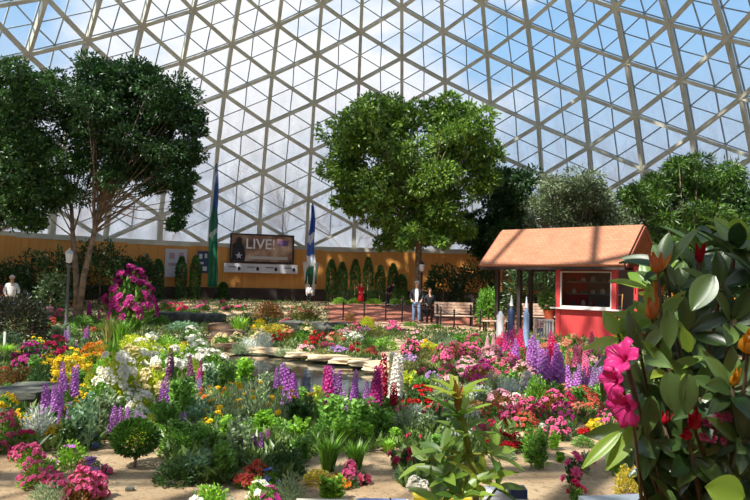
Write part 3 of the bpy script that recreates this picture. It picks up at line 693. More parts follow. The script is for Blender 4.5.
# printed figure, star and sponsor strip of the billboard
f_ = MB(); dkp = mat('print_dark', '1c1a22', .6)
f_.add([(x, -.035, z0 + z) for x, z in ((-1.62, -.7), (-.95, -.7), (-.9, -.35), (-1.0, .1), (-1.12, .3), (-1.1, .5), (-1.25, .62), (-1.4, .5), (-1.42, .3), (-1.62, .2))], [tuple(range(10))]); f_.build('printed_figure', dkp, t)
st = MB().add([(-1.25 + (.2 if i % 2 == 0 else .08) * math.sin(i * PI / 5), -.045, z0 - .42 + (.2 if i % 2 == 0 else .08) * math.cos(i * PI / 5)) for i in range(10)], [tuple(range(10))]); st.build('printed_star', mat('print_star', 'b8bcd0', .6), t)
MB().box((1.15, -.032, z0 + .33), (.55, .01, .3)).build('printed_block', mat('print_purple', '7a5c92', .6), t)
MB().box((.35, -.032, z0 - .5), (2.1, .01, .16)).build('printed_strip', mat('print_strip', 'c8c0bc', .6), t)
c, th2, w2, h2 = corners(224.5, 298, 264, 273, .42)
t = thing('sponsor_banner', 'long pale banner with small dark logos below the billboard', 'banner', c, th2)
MB().box((0, 0, 0), (w2, .03, h2)).build('cloth', mat('banner_white', 'd6d4dc', .6), t)
for k in range(4):
    x = -w2 / 2 + w2 * (.2 + .25 * k); MB().lathe([(.05, -.1), (.09, 0), (.04, .1)], (x, -.02, -.02), 6).build('logo', dkp, t); MB().box((x - .35, -.02, .06), (.42, .01, .07)).build('logo', mat('print_grey', '8a8a96', .6), t)
for x in (-w2 / 2 + .4, w2 / 2 - .4): MB().box((x, .06, h2 / 2 + .05), (.05, .05, .5)).build('hanger', iron, t)
for (a0_, a1_, b0_, b1_, c_, lab, gap) in ((165, 187, 249, 277, 'cfccd2', 'pale grey notice board on the wall behind the evergreens', .12), (197, 209, 251, 273, '34486a', 'dark blue poster with white figures left of the green banner', .12)):
    c, th3, w3, h3 = corners(a0_, a1_, b0_, b1_, gap); t = thing('notice_board' if w3 > .8 else 'poster', lab, 'board' if w3 > .8 else 'poster', c, th3)
    MB().box((0, 0, 0), (w3, .05, h3)).build('panel', mat('board_' + c_, c_, .6), t)
    lm_ = mat('print_' + ('pink' if w3 > .8 else 'pale'), 'c09aa0' if w3 > .8 else 'dfe6ea', .6)
    for x, z, ww, hh in ((-.2, .25, .25, .22), (.22, .28, .22, .2), (-.15, -.05, .4, .1), (.15, -.3, .35, .2)): MB().box((x * w3, -.03, z * h3), (ww * w3, .01, hh * h3)).build('print', lm_, t)
def ramped(name, stops, zlo, zhi):
    m, nt, out = nodes(name); N, L = nt.nodes, nt.links; b = N.new('ShaderNodeBsdfPrincipled'); b.inputs['Roughness'].default_value = .7
    tc = N.new('ShaderNodeTexCoord'); sp = N.new('ShaderNodeSeparateXYZ'); mr = N.new('ShaderNodeMapRange'); mr.inputs[1].default_value = zlo; mr.inputs[2].default_value = zhi
    nz = N.new('ShaderNodeTexNoise'); nz.inputs['Scale'].default_value = 2.2; ad = N.new('ShaderNodeMath'); ad.operation = 'MULTIPLY_ADD'; ad.inputs[1].default_value = .35
    rp = N.new('ShaderNodeValToRGB'); rp.color_ramp.interpolation = 'CONSTANT'
    for i, (p, c) in enumerate(stops):
        el = rp.color_ramp.elements[i] if i < 2 else rp.color_ramp.elements.new(p); el.position = p; el.color = lin(c)
    L.new(tc.outputs['Object'], sp.inputs[0]); L.new(sp.outputs[2], mr.inputs[0]); L.new(tc.outputs['Object'], nz.inputs[0]); L.new(nz.outputs[0], ad.inputs[0]); L.new(mr.outputs[0], ad.inputs[2])
    L.new(ad.outputs[0], rp.inputs[0]); L.new(rp.outputs[0], b.inputs['Base Color']); L.new(b.outputs[0], out.inputs[0]); return m
def banner(px, pyt, pyb, prof, m, label, drape=None):
    D = wallD(px) - 2.0; b = onfloor(px, D); zt = W(px, pyt, D).z - b.z; zb = W(px, pyb, D).z - b.z; t = thing('flag_banner', label, 'banner', b)
    MB().tube([(0, .08, 0), (0, .08, zt + .1)], .035, 8).build('pole', iron, t)
    V, Fc, n, k = [], [], 24, 9
    for i in range(n + 1):
        f = i / n; z = zt + (zb - zt) * f; w = np.interp(f, [p[0] for p in prof], [p[1] for p in prof]) * D / F
        for j in range(k):
            q = j / (k - 1) - .5; V.append((q * w + .04 * math.sin(f * 9), .10 * math.sin(q * 14 + f * 5) - .05, z))
    Fc = [(i * k + j, i * k + j + 1, (i + 1) * k + j + 1, (i + 1) * k + j) for i in range(n) for j in range(k - 1)]
    mb = MB().add(V, Fc); o = mb.build('cloth', m, t, True); sd = o.modifiers.new('thick', 'SOLIDIFY'); sd.thickness = .012
    if drape:
        mb = MB(); V = []
        for i in range(9):
            z = 1.75 * (1 - i / 8) + .35
            for j in range(13):
                a = PI * 2 * j / 12; r = (.2 + .22 * (1 - i / 8)) * (1 + .18 * math.sin(j * 3)); V.append((math.cos(a) * r * 1.05, math.sin(a) * r * .5 + .02, z))
        mb.add(V, [(i * 13 + j, i * 13 + j + 1, (i + 1) * 13 + j + 1, (i + 1) * 13 + j) for i in range(8) for j in range(12) if j not in (8, 9)]); mb.build('drape', mat('drape_white', 'd8d4d4', .8), t, True)
banner(212.5, 165, 287, [(0, 2), (.2, 4), (.4, 6), (.45, 9), (1, 10)], ramped('flag_green', [(0, '1f6a4a'), (.45, '2f8a68'), (.52, 'b8c8c4'), (.60, '2a6e56'), (.76, '3a62a8'), (1.1, '8090b0')][:6], 1.0, 7.2), 'tall blue and green banner left of the billboard')
banner(310.5, 205, 284, [(0, 2), (.25, 5), (.6, 8), (1, 12)], ramped('flag_blue', [(0, '1e5a40'), (.36, '2c7a58'), (.44, 'e0e4ee'), (.58, '4a72c4'), (.72, 'dfe6f4'), (.86, '2c56b4')], .8, 5.0), 'blue white and green banner with pale draped base right of the billboard', drape=True)
# back terrace low hedge strip
for i, (px, w_) in enumerate(((340, 16), (356, 18), (374, 20), (394, 20), (412, 16))):
    plant('bush', 'bright green', px, 306.5, w_, 7, 'along the back edge of the paved terrace', 'bright', D=36)

# ------------------------------------------------------------------ people
skin = mat('skin', 'd8a888', .6)
def skinmesh(name, m, P, Ed, R, parent, sub=1):
    me = bpy.data.meshes.new(name); me.from_pydata(P, Ed, []); me.materials.append(m)
    o = ob(name, me, parent)
    lay = me.skin_vertices.new() if hasattr(me.skin_vertices, 'new') else None
    sk = o.modifiers.new('skin', 'SKIN'); sk.use_smooth_shade = True
    if not me.skin_vertices: 
        bm = bmesh.new(); bm.from_mesh(me); bm.verts.layers.skin.verify(); bm.to_mesh(me); bm.free()
    for i, r in enumerate(R):
        v = me.skin_vertices[0].data[i]; rr = r if hasattr(r, '__len__') else (r, r); v.radius = rr; v.use_root = i == 0
    ss = o.modifiers.new('sub', 'SUBSURF'); ss.levels = sub; ss.render_levels = sub
    return o
def person(label, px, D, h, top, legs, hairc='3a2a20', rz=0, pose='stand', skirt=False, group='visitors in the garden', shirt=None, z=None):
    b = onfloor(px, D); 
    if z is not None: b.z = z
    t = thing('person', label, 'person', b, rz, group); s = h / 1.75; t.scale = (s, s, s)
    B = lambda x, y, z: (x, y, z)
    lean = {'stand': 0, 'bend': .75}[pose]
    def up_(x, y, z):   # lean the upper body forward about the hip
        dz = z - .92; return (x, y * math.cos(lean) - dz * math.sin(lean), .92 + dz * math.cos(lean) + y * math.sin(lean))
    J = dict(pel=(0, 0, .93), ch=up_(0, 0, 1.25), ne=up_(0, 0, 1.47), chin=up_(0, -.02, 1.54), hd=up_(0, -.02, 1.64), tp=up_(0, 0, 1.72))
    body_P = [J['pel'], J['ch'], J['ne'], J['chin'], J['hd'], J['tp']]; body_E = [(0, 1), (1, 2), (2, 3), (3, 4), (4, 5)]; R = [(.13, .10), (.14, .1), .05, .065, (.078, .09), .05]
    arm_js = []
    for sx in (-1, 1):
        sh_p, el, wr = up_(sx * .18, 0, 1.40), up_(sx * .26, .02, 1.14), up_(sx * (.20 if pose == 'stand' else .16), -.16, .98)
        i = len(body_P); body_P += [sh_p, el, wr, (wr[0] * .9, wr[1] - .05, wr[2] - .03)]; body_E += [(1, i), (i, i + 1), (i + 1, i + 2), (i + 2, i + 3)]; R += [.055, .042, .028, (.038, .02)]
        hnd = body_P[i + 3]
        for k, (fx, fl) in enumerate(((-.03, .055), (-.01, .07), (.01, .075), (.03, .06))):
            j = len(body_P); body_P += [(hnd[0] + fx, hnd[1] - fl * .6, hnd[2] - .01), (hnd[0] + fx, hnd[1] - fl, hnd[2] - .04)]; body_E += [(i + 3, j), (j, j + 1)]; R += [.009, .008]
        j = len(body_P); body_P += [(hnd[0] - sx * .045, hnd[1] - .01, hnd[2] + .01), (hnd[0] - sx * .06, hnd[1] - .04, hnd[2] - .01)]; body_E += [(i + 3, j), (j, j + 1)]; R += [.011, .009]
        arm_js.append((sh_p, el, wr))
        i = len(body_P); body_P += [(sx * .1, 0, .88), (sx * .11, -.02, .48), (sx * .11, .03, .09), (sx * .12, -.12, .04)]; body_E += [(0, i), (i, i + 1), (i + 1, i + 2), (i + 2, i + 3)]; R += [.085, .055, .038, (.04, .03)]
    i = len(body_P); body_P += [up_(0, -.12, 1.625)]; body_E += [(4, i)]; R += [.014]
    skinmesh('body', skin, body_P, body_E, R, t)
    # jacket or shirt
    P = [up_(0, 0, .82), up_(0, 0, 1.05), up_(0, 0, 1.30), up_(0, 0, 1.48)]; Ed = [(0, 1), (1, 2), (2, 3)]; R = [(.17, .14), (.165, .13), (.175, .12), (.09, .075)]
    for a in arm_js:
        i = len(P); P += [(a[0][0] * .95, a[0][1], a[0][2] - .03), a[1], tuple(np.array(a[1]) * .15 + np.array(a[2]) * .85)]; Ed += [(2, i), (i, i + 1), (i + 1, i + 2)]; R += [.075, .06, .045]
    skinmesh('jacket', top, P, Ed, R, t)
    if skirt:
        MB().lathe([(.16, .98), (.2, .7), (.27, .25)], seg=14).build('skirt', legs, t, True)
    else:
        P = [(0, 0, .94), (-.1, 0, .86), (-.11, -.02, .48), (-.11, .03, .12), (.1, 0, .86), (.11, -.02, .48), (.11, .03, .12)]
        skinmesh('trousers', legs, P, [(0, 1), (1, 2), (2, 3), (0, 4), (4, 5), (5, 6)], [(.13, .10), .095, .07, .065, .095, .07, .065], t)
    for sx in (-1, 1):
        MB().box((sx * .115, -.05, .045), (.1, .27, .09)).build('shoe', iron, t); MB().lathe([(.011, -.004), (.004, .006)], up_(sx * .03, -.108, 1.655), 6).build('eye', iron, t)
    MB().lathe([(.022, -.004), (.01, .004)], up_(0, -.104, 1.585), 6).build('mouth', mat('lips', '9a4a44', .6), t)
    hd = MB(); V = []
    for i in range(7):
        for j in range(12):
            a = 2 * PI * j / 12; ph = i / 6 * (1.95 if 3 <= j <= 9 - 0 and False else 1.5) ; zz = math.cos(ph) * .115; rr = math.sin(ph) * .105 + .002
            V.append(up_(math.cos(a) * rr, .012 + math.sin(a) * rr * 1.15 + (.02 if math.sin(a) > 0 else .02), 1.645 + zz - (.06 * max(0, math.sin(a)) * i / 6)))
    hd.add(V, [(i * 12 + j, i * 12 + (j + 1) % 12, (i + 1) * 12 + (j + 1) % 12, (i + 1) * 12 + j) for i in range(6) for j in range(12)]); hd.build('hair', mat('hair_' + hairc, hairc, .8), t, True)
    if shirt: MB().add([up_(x, y, zz) for x, y, zz in ((-.05, -.14, .92), (.05, -.14, .92), (.07, -.155, 1.2), (.06, -.10, 1.44), (-.06, -.10, 1.44), (-.07, -.155, 1.2), (-.05, -.1, .92), (.05, -.1, .92), (.07, -.1, 1.2), (.06, -.06, 1.44), (-.06, -.06, 1.44), (-.07, -.1, 1.2))], [(0, 1, 2, 3, 4, 5), (11, 10, 9, 8, 7, 6)] + [(i, (i + 1) % 6, (i + 1) % 6 + 6, i + 6) for i in range(6)]).build('shirt_front', shirt, t)
    return t
cl = lambda n, c: mat('cloth_' + n, c, .8)
person('standing man with grey hair, dark jacket over white shirt and blue jeans', 417, 29.6, 1.80, cl('charcoal', '34343a'), cl('denim', '7f93b4'), 'b8b0a8', -.1, shirt=cl('white', 'f0eeee'), z=0)
person('standing woman in dark coat and dark trousers beside the taller man', 430, 29.4, 1.52, cl('dark', '2c2a30'), cl('black', '201e22'), '6a4a38', .2, z=0)
person('child in a long bright red coat standing by the evergreens', 361, 35.8, 1.12, cl('red', 'd81e34'), cl('red', 'd81e34'), '5a2a24', .3, skirt=True)
person('person in navy shirt leaning forward behind the path railing', 388, 35, 1.35, cl('navy', '2c3248'), cl('grey', '4a4650'), '2a2020', .9, 'bend')
person('child in white top and dark trousers below the blue banner', 309.5, 35.5, .98, cl('white', 'f0eeee'), cl('black', '201e22'), '3a2a20', 0)
person('visitor in white top and pale sun hat at the left edge', 12, 26.5, 1.68, cl('white', 'f0eeee'), cl('blue', '5a6a8a'), 'd8c4b4', .5)
person('visitor in dark red top partly cut off at the left edge', -2, 26.8, 1.6, cl('maroon', '6a2e30'), cl('blue', '5a6a8a'), '3a2a20', .2)

# ------------------------------------------------------------------ the flower beds: kind, colour, column, foot row, width, height (picture units at the plant's distance), foliage
ZN = {'FL': 'in the front left corner', 'LB': 'in the left bed', 'LS': 'beside the dark ledge at left', 'LL': 'around the left lamp post', 'BL': 'along the back left rock ledge',
      'WB': 'in the white-flowered left middle bed', 'DP': 'in the daisy patch before the pond', 'FM': 'in the front middle bed', 'PF': 'on the near edge of the pond', 'PB': 'on the far bank of the pond',
      'TR': 'below the path railing', 'MR': 'in the right middle bed', 'KI': 'in front of the red kiosk', 'RF': 'in the right front bed', 'RR': 'beside the right rhododendron', 'CB': 'behind the lance-leaved foreground shrub'}
S = []
def z(zone, rows):
    for r in rows: S.append((zone,) + r)
z('FL', [('clump', 'deep pink', 27, 449, 26, 20, 'bright'), ('clump', 'pink', 31, 466, 28, 24, 'bright'), ('clump', 'pink', 37, 486, 38, 25, 'bright'), ('clump', 'pink', 80, 506, 32, 42, 'rust'), ('clump', 'pink', 96, 500, 22, 30, 'rust'), ('clump', 'pink', 108, 474, 10, 10, 'dark'),
    ('silver', 'grey-green', 46, 511, 42, 30, 'grey'), ('silver', 'silvery white', 38, 445, 40, 44, 'silver'), ('azalea', 'rose', 6, 449, 30, 42, 'green'), ('clump', 'rose', 2, 454, 14, 12, 'green'), ('clump', 'pink', 20, 460, 20, 16, 'bright'), ('clump', 'pink', 56, 488, 18, 14, 'green'),
    ('bush', 'bright green', 47, 472, 19, 15, 'moss'), ('pansy', 'violet', 71, 468, 36, 28, 'bright'), ('pansy', 'lilac', 91, 476, 22, 20, 'green'), ('clump', 'pink', 85, 470, 14, 10, 'green'), ('pansy', 'blue', 90, 448, 30, 14, 'dark')])
z('LB', [('spike', 'violet', 52, 432, 26, 62, 'green', 3), ('spike', 'purple', 62, 434, 22, 34, 'green', 2), ('spike', 'violet', 69, 412, 20, 60, 'green', 3), ('leafy', 'grey-green', 82, 450, 44, 54, 'blue'), ('leafy', 'pale green', 102, 440, 40, 50, 'grey'), ('leafy', 'dark green', 68, 452, 34, 34, 'dark'), ('spike', 'violet', 44, 424, 14, 40, 'green', 2),
    ('bush', 'lime', 90, 396, 16, 30, 'lime'), ('azalea', 'yellow', 68, 382, 38, 30, 'gold'), ('azalea', 'yellow', 60, 400, 26, 34, 'gold'), ('azalea', 'orange', 96, 362, 34, 22, 'gold'), ('azalea', 'yellow', 82, 372, 22, 18, 'lime'), ('clump', 'yellow', 62, 410, 10, 12, 'gold'),
    ('azalea', 'magenta', 34, 366, 44, 26, 'dark'), ('azalea', 'deep pink', 56, 362, 26, 30, 'dark'), ('azalea', 'magenta', 22, 372, 22, 18, 'dark'), ('leafy', 'green', 100, 420, 30, 40, 'green'), ('clump', 'cream', 62, 415, 10, 12, 'grey')])
z('LS', [('bush', 'dark reddish', 16, 392, 46, 30, 'rust'), ('bush', 'dark green', 40, 394, 34, 32, 'dark'), ('clump', 'coral', 4, 378, 16, 12, 'rust'), ('grass', 'bright green', 6, 356, 22, 14, 'bright'), ('bush', 'blue-green', 10, 345, 28, 16, 'blue')])
z('LL', [('azalea', 'pale pink', 48, 322, 18, 16, 'grey'), ('clump', 'coral', 52, 330, 14, 12, 'green'), ('azalea', 'pink', 60, 322, 14, 16, 'green'), ('spike', 'lilac', 73, 325, 12, 26, 'green', 2), ('spike', 'magenta', 91, 325, 14, 26, 'green', 2), ('spike', 'magenta', 99, 327, 10, 20, 'green', 1), ('spike', 'crimson', 75, 314, 5, 28, 'green', 1), ('spike', 'crimson', 80, 314, 5, 26, 'green', 1),
    ('bush', 'green', 82, 328, 26, 14, 'green'), ('clump', 'coral', 93, 334, 16, 8, 'green'), ('spike', 'lilac', 70, 348, 14, 24, 'blue', 2), ('spike', 'purple', 84, 346, 12, 22, 'blue', 2), ('spike', 'lilac', 76, 352, 10, 16, 'blue', 1), ('grass', 'pale green', 108, 345, 26, 34, 'olive'), ('grass', 'green', 120, 350, 30, 38, 'moss'), ('leafy', 'grey-green', 58, 342, 26, 18, 'grey'), ('bush', 'green', 100, 334, 20, 12, 'moss')])
z('BL', [('clump', 'pink', 165, 310, 14, 10, 'green'), ('clump', 'deep pink', 174, 312, 18, 10, 'green'), ('clump', 'deep pink', 183, 313, 12, 10, 'green'), ('clump', 'pink', 202, 310, 14, 10, 'green'), ('clump', 'pink', 225, 310, 15, 10, 'green'), ('clump', 'pink', 239, 310, 14, 10, 'green'),
    ('azalea', 'rose', 146, 316, 20, 14, 'green'), ('bush', 'bright green', 192, 316, 20, 8, 'moss'), ('bush', 'lime', 208, 324, 30, 10, 'lime'), ('grass', 'bright green', 239, 336, 26, 24, 'bright'), ('bush', 'blue-green', 183, 332, 40, 12, 'blue'), ('bush', 'green', 215, 318, 20, 8, 'moss'), ('bush', 'bright green', 160, 326, 24, 12, 'moss'), ('grass', 'green', 135, 334, 26, 20, 'moss')])
z('WB', [('azalea', 'white', 115, 402, 44, 58, 'lime', 26), ('azalea', 'white', 145, 368, 42, 36, 'lime', 24), ('azalea', 'cream', 128, 380, 36, 36, 'lime', 24), ('azalea', 'white', 170, 376, 40, 34, 'bright', 20), ('azalea', 'cream', 152, 402, 36, 40, 'lime', 22), ('azalea', 'white', 196, 366, 36, 28, 'bright', 20), ('azalea', 'white', 143, 418, 30, 30, 'lime', 18),
    ('azalea', 'white', 214, 378, 34, 30, 'moss', 18), ('spike', 'mauve', 173, 388, 12, 44, 'green', 2), ('spike', 'mauve', 190, 388, 10, 36, 'green', 1), ('spike', 'magenta', 199, 390, 12, 38, 'blue', 1), ('spike', 'violet', 162, 414, 13, 40, 'green', 2), ('spike', 'violet', 120, 442, 26, 40, 'green', 6), ('spike', 'lilac', 140, 440, 22, 32, 'green', 4), ('spike', 'lilac', 196, 400, 16, 24, 'blue', 2),
    ('clump', 'orange', 184, 352, 8, 12, 'gold'), ('leafy', 'green', 180, 420, 40, 44, 'green'), ('leafy', 'green', 165, 432, 40, 32, 'green'), ('leafy', 'bright green', 200, 360, 26, 22, 'bright'), ('leafy', 'blue-green', 212, 392, 26, 30, 'blue'), ('bush', 'yellow-green', 132, 352, 30, 20, 'lime'), ('bush', 'bright green', 165, 352, 34, 18, 'bright'), ('grass', 'green', 112, 368, 26, 34, 'moss')])
z('DP', [('daisy', 'yellow', 226, 428, 44, 46, 'grey', 5), ('daisy', 'yellow', 256, 424, 44, 48, 'grey', 6), ('daisy', 'yellow', 283, 428, 38, 44, 'grey', 5), ('daisy', 'yellow', 243, 412, 34, 38, 'grey', 4), ('daisy', 'orange', 209, 408, 24, 26, 'grey', 3), ('daisy', 'yellow', 316, 426, 30, 40, 'green', 3), ('daisy', 'orange', 230, 405, 24, 24, 'green', 3),
    ('leafy', 'bright green', 245, 392, 40, 34, 'bright'), ('leafy', 'green', 228, 396, 30, 34, 'green'), ('leafy', 'grey-green', 268, 404, 34, 32, 'grey'), ('leafy', 'dark green', 300, 430, 40, 34, 'dark'), ('bush', 'green', 200, 426, 36, 26, 'blue'), ('spike', 'lilac', 182, 430, 14, 22, 'green', 2), ('clump', 'lilac', 199, 428, 14, 10, 'green')])
z('FM', [('bush', 'bright green', 182, 456, 50, 30, 'moss'), ('bush', 'bright green', 205, 450, 44, 26, 'moss'), ('bush', 'dark green', 176, 484, 48, 30, 'dark'), ('leafy', 'dark green', 200, 482, 40, 34, 'blue'), ('leafy', 'green', 222, 482, 44, 40, 'green'), ('leafy', 'green', 238, 458, 40, 40, 'grey'),
    ('spike', 'purple', 256, 458, 20, 26, 'green', 4), ('spike', 'mauve', 268, 446, 14, 20, 'green', 2), ('clump', 'coral', 246, 488, 24, 20, 'green'), ('clump', 'coral', 258, 486, 18, 26, 'green'), ('pansy', 'blue', 270, 490, 20, 22, 'green', 7), ('pansy', 'white', 258, 506, 26, 30, 'bright', 8), ('pansy', 'magenta', 270, 510, 22, 26, 'green', 6), ('pansy', 'white', 210, 512, 46, 30, 'bright', 12), ('pansy', 'orange', 206, 505, 14, 20, 'bright', 2),
    ('silver', 'grey-green', 290, 506, 38, 34, 'grey'), ('bush', 'dark green', 285, 478, 46, 38, 'dark'), ('leafy', 'green', 262, 440, 46, 30, 'bright'), ('clump', 'mauve', 299, 452, 8, 9, 'dark', 2), ('leafy', 'dark green', 302, 462, 36, 26, 'green'),
    ('leafy', 'green', 332, 438, 48, 44, 'green'), ('leafy', 'green', 362, 440, 48, 42, 'green'), ('leafy', 'yellow-green', 345, 448, 44, 30, 'bright'), ('grass', 'bright green', 328, 472, 46, 44, 'moss'), ('grass', 'green', 356, 470, 36, 34, 'moss'), ('leafy', 'green', 384, 440, 34, 34, 'green'),
    ('bush', 'yellow-green', 318, 484, 34, 16, 'gold'), ('leafy', 'bright green', 332, 500, 40, 26, 'bright'), ('clump', 'orange', 340, 488, 26, 12, 'bright', 4), ('clump', 'pink', 350, 486, 16, 26, 'dark'), ('carnation', 'rose', 363, 486, 12, 20, 'dark', 3), ('bush', 'dark green', 352, 488, 18, 14, 'dark'),
    ('grass', 'bright green', 388, 452, 30, 14, 'bright')])
z('PF', [('spike', 'violet', 278, 408, 14, 54, 'green', 2), ('spike', 'purple', 291, 420, 22, 54, 'green', 4), ('spike', 'violet', 297, 424, 14, 30, 'green', 2), ('spike', 'magenta', 327, 424, 16, 62, 'green', 3), ('spike', 'purple', 332, 420, 14, 56, 'green', 2), ('spike', 'violet', 341, 424, 14, 44, 'green', 2), ('spike', 'violet', 356, 412, 12, 50, 'green', 2), ('spike', 'violet', 369, 418, 12, 46, 'green', 2), ('spike', 'magenta', 374, 420, 14, 56, 'green', 3),
    ('spike', 'crimson', 380, 406, 10, 56, 'green', 2), ('spike', 'rose', 376, 412, 12, 52, 'green', 2), ('spike', 'crimson', 390, 418, 12, 48, 'green', 2), ('spike', 'white', 398, 408, 14, 56, 'silver', 3), ('spike', 'cream', 392, 385, 14, 36, 'silver', 3)])
z('PB', [('bush', 'rusty', 268, 318, 32, 18, 'rust'), ('azalea', 'peach', 272, 314, 20, 14, 'rust', 9), ('azalea', 'peach', 304, 320, 34, 20, 'olive', 10), ('bush', 'gold', 274, 336, 44, 14, 'gold'), ('clump', 'yellow', 258, 332, 16, 14, 'lime'), ('silver', 'silvery white', 262, 350, 26, 20, 'silver'), ('silver', 'silvery white', 248, 352, 20, 16, 'silver'), ('silver', 'grey-green', 240, 354, 20, 14, 'grey'),
    ('clump', 'red', 277, 344, 13, 14, 'green'), ('clump', 'peach', 288, 342, 16, 16, 'rust'), ('bush', 'bright green', 298, 342, 28, 12, 'moss'), ('azalea', 'red', 317, 344, 16, 16, 'dark'), ('clump', 'red', 310, 349, 18, 9, 'green'), ('clump', 'pale pink', 306, 353, 20, 9, 'green'), ('clump', 'rose', 326, 350, 20, 9, 'rust'), ('clump', 'lilac', 338, 355, 20, 11, 'green'), ('azalea', 'crimson', 356, 356, 17, 14, 'green'), ('clump', 'coral', 370, 356, 16, 10, 'rust'),
    ('clump', 'peach', 336, 344, 20, 12, 'olive'), ('silver', 'grey-green', 286, 356, 26, 10, 'grey'), ('bush', 'olive', 322, 358, 30, 10, 'olive'), ('bush', 'green', 340, 334, 24, 10, 'green'), ('clump', 'peach', 326, 332, 20, 8, 'olive'), ('bush', 'green', 246, 322, 24, 10, 'olive'), ('azalea', 'rose', 286, 330, 16, 12, 'rust')])
z('TR', [('clump', 'rose', 354, 332, 18, 10, 'green'), ('clump', 'pale pink', 345, 336, 16, 8, 'green'), ('bush', 'lime', 366, 328, 18, 12, 'lime'), ('clump', 'mauve', 364, 334, 14, 10, 'green'), ('spike', 'cream', 376, 334, 12, 16, 'lime', 2), ('azalea', 'pink', 392, 334, 20, 14, 'grey'), ('bush', 'olive', 378, 338, 24, 14, 'olive'), ('clump', 'white', 352, 340, 24, 8, 'grey'), ('clump', 'yellow', 368, 326, 14, 9, 'lime'),
    ('bush', 'pale green', 386, 350, 28, 14, 'bright'), ('azalea', 'pink', 411, 356, 22, 18, 'dark'), ('clump', 'yellow', 428, 352, 26, 12, 'lime'), ('clump', 'lilac', 408, 364, 24, 10, 'grey'), ('clump', 'white', 392, 366, 22, 14, 'silver'), ('bush', 'olive', 426, 364, 24, 18, 'olive'), ('bush', 'bright green', 410, 328, 20, 7, 'moss'), ('bush', 'green', 436, 330, 20, 7, 'moss'), ('clump', 'cream', 397, 378, 16, 12, 'silver'),
    ('bush', 'orange-green', 350, 322, 12, 12, 'rust'), ('bush', 'green', 370, 348, 20, 12, 'moss')])
z('MR', [('bush', 'bright green', 462, 346, 44, 14, 'moss'), ('bush', 'green', 486, 346, 30, 12, 'green'), ('azalea', 'pink', 442, 366, 24, 24, 'olive'), ('azalea', 'rose', 456, 362, 24, 22, 'rust'), ('azalea', 'pink', 470, 362, 28, 22, 'olive'), ('azalea', 'rose', 447, 382, 20, 22, 'green'), ('azalea', 'pale pink', 492, 362, 26, 20, 'rust'), ('azalea', 'magenta', 483, 388, 30, 30, 'rust'), ('azalea', 'rose', 498, 384, 30, 30, 'green'), ('azalea', 'magenta', 472, 384, 18, 22, 'rust'), ('azalea', 'pink', 510, 376, 24, 24, 'olive'), ('azalea', 'pale pink', 524, 384, 26, 28, 'olive'),
    ('clump', 'rose', 422, 380, 14, 14, 'olive'), ('silver', 'grey-green', 410, 376, 24, 18, 'olive'), ('clump', 'lilac', 432, 386, 18, 16, 'grey'), ('bush', 'olive', 424, 374, 28, 16, 'olive'), ('clump', 'peach', 516, 366, 20, 14, 'rust')])
z('CB', [('azalea', 'red', 420, 408, 42, 24, 'dark', 40), ('azalea', 'red', 410, 412, 20, 14, 'dark', 12), ('silver', 'grey-green', 407, 434, 34, 30, 'grey'), ('silver', 'silvery white', 482, 404, 34, 20, 'silver'), ('silver', 'silvery white', 510, 398, 30, 24, 'silver'), ('silver', 'grey-green', 440, 400, 30, 20, 'grey'), ('bush', 'rusty', 474, 420, 30, 22, 'rust'), ('carnation', 'rose', 426, 430, 14, 22, 'green'), ('clump', 'coral', 430, 420, 20, 14, 'green'), ('carnation', 'deep pink', 406, 476, 22, 36, 'dark', 5), ('carnation', 'rose', 394, 470, 12, 26, 'dark', 3), ('carnation', 'deep pink', 414, 446, 14, 20, 'green', 3),
    ('bush', 'dark blue-green', 404, 480, 26, 14, 'blue'), ('clump', 'white', 418, 492, 22, 16, 'silver', 6), ('clump', 'white', 428, 476, 16, 10, 'silver', 3), ('leafy', 'yellow-green', 396, 446, 24, 18, 'bright'), ('clump', 'pink', 426, 470, 14, 14, 'green'), ('leafy', 'green', 440, 462, 34, 30, 'green'), ('leafy', 'grey-green', 448, 430, 30, 24, 'grey')])
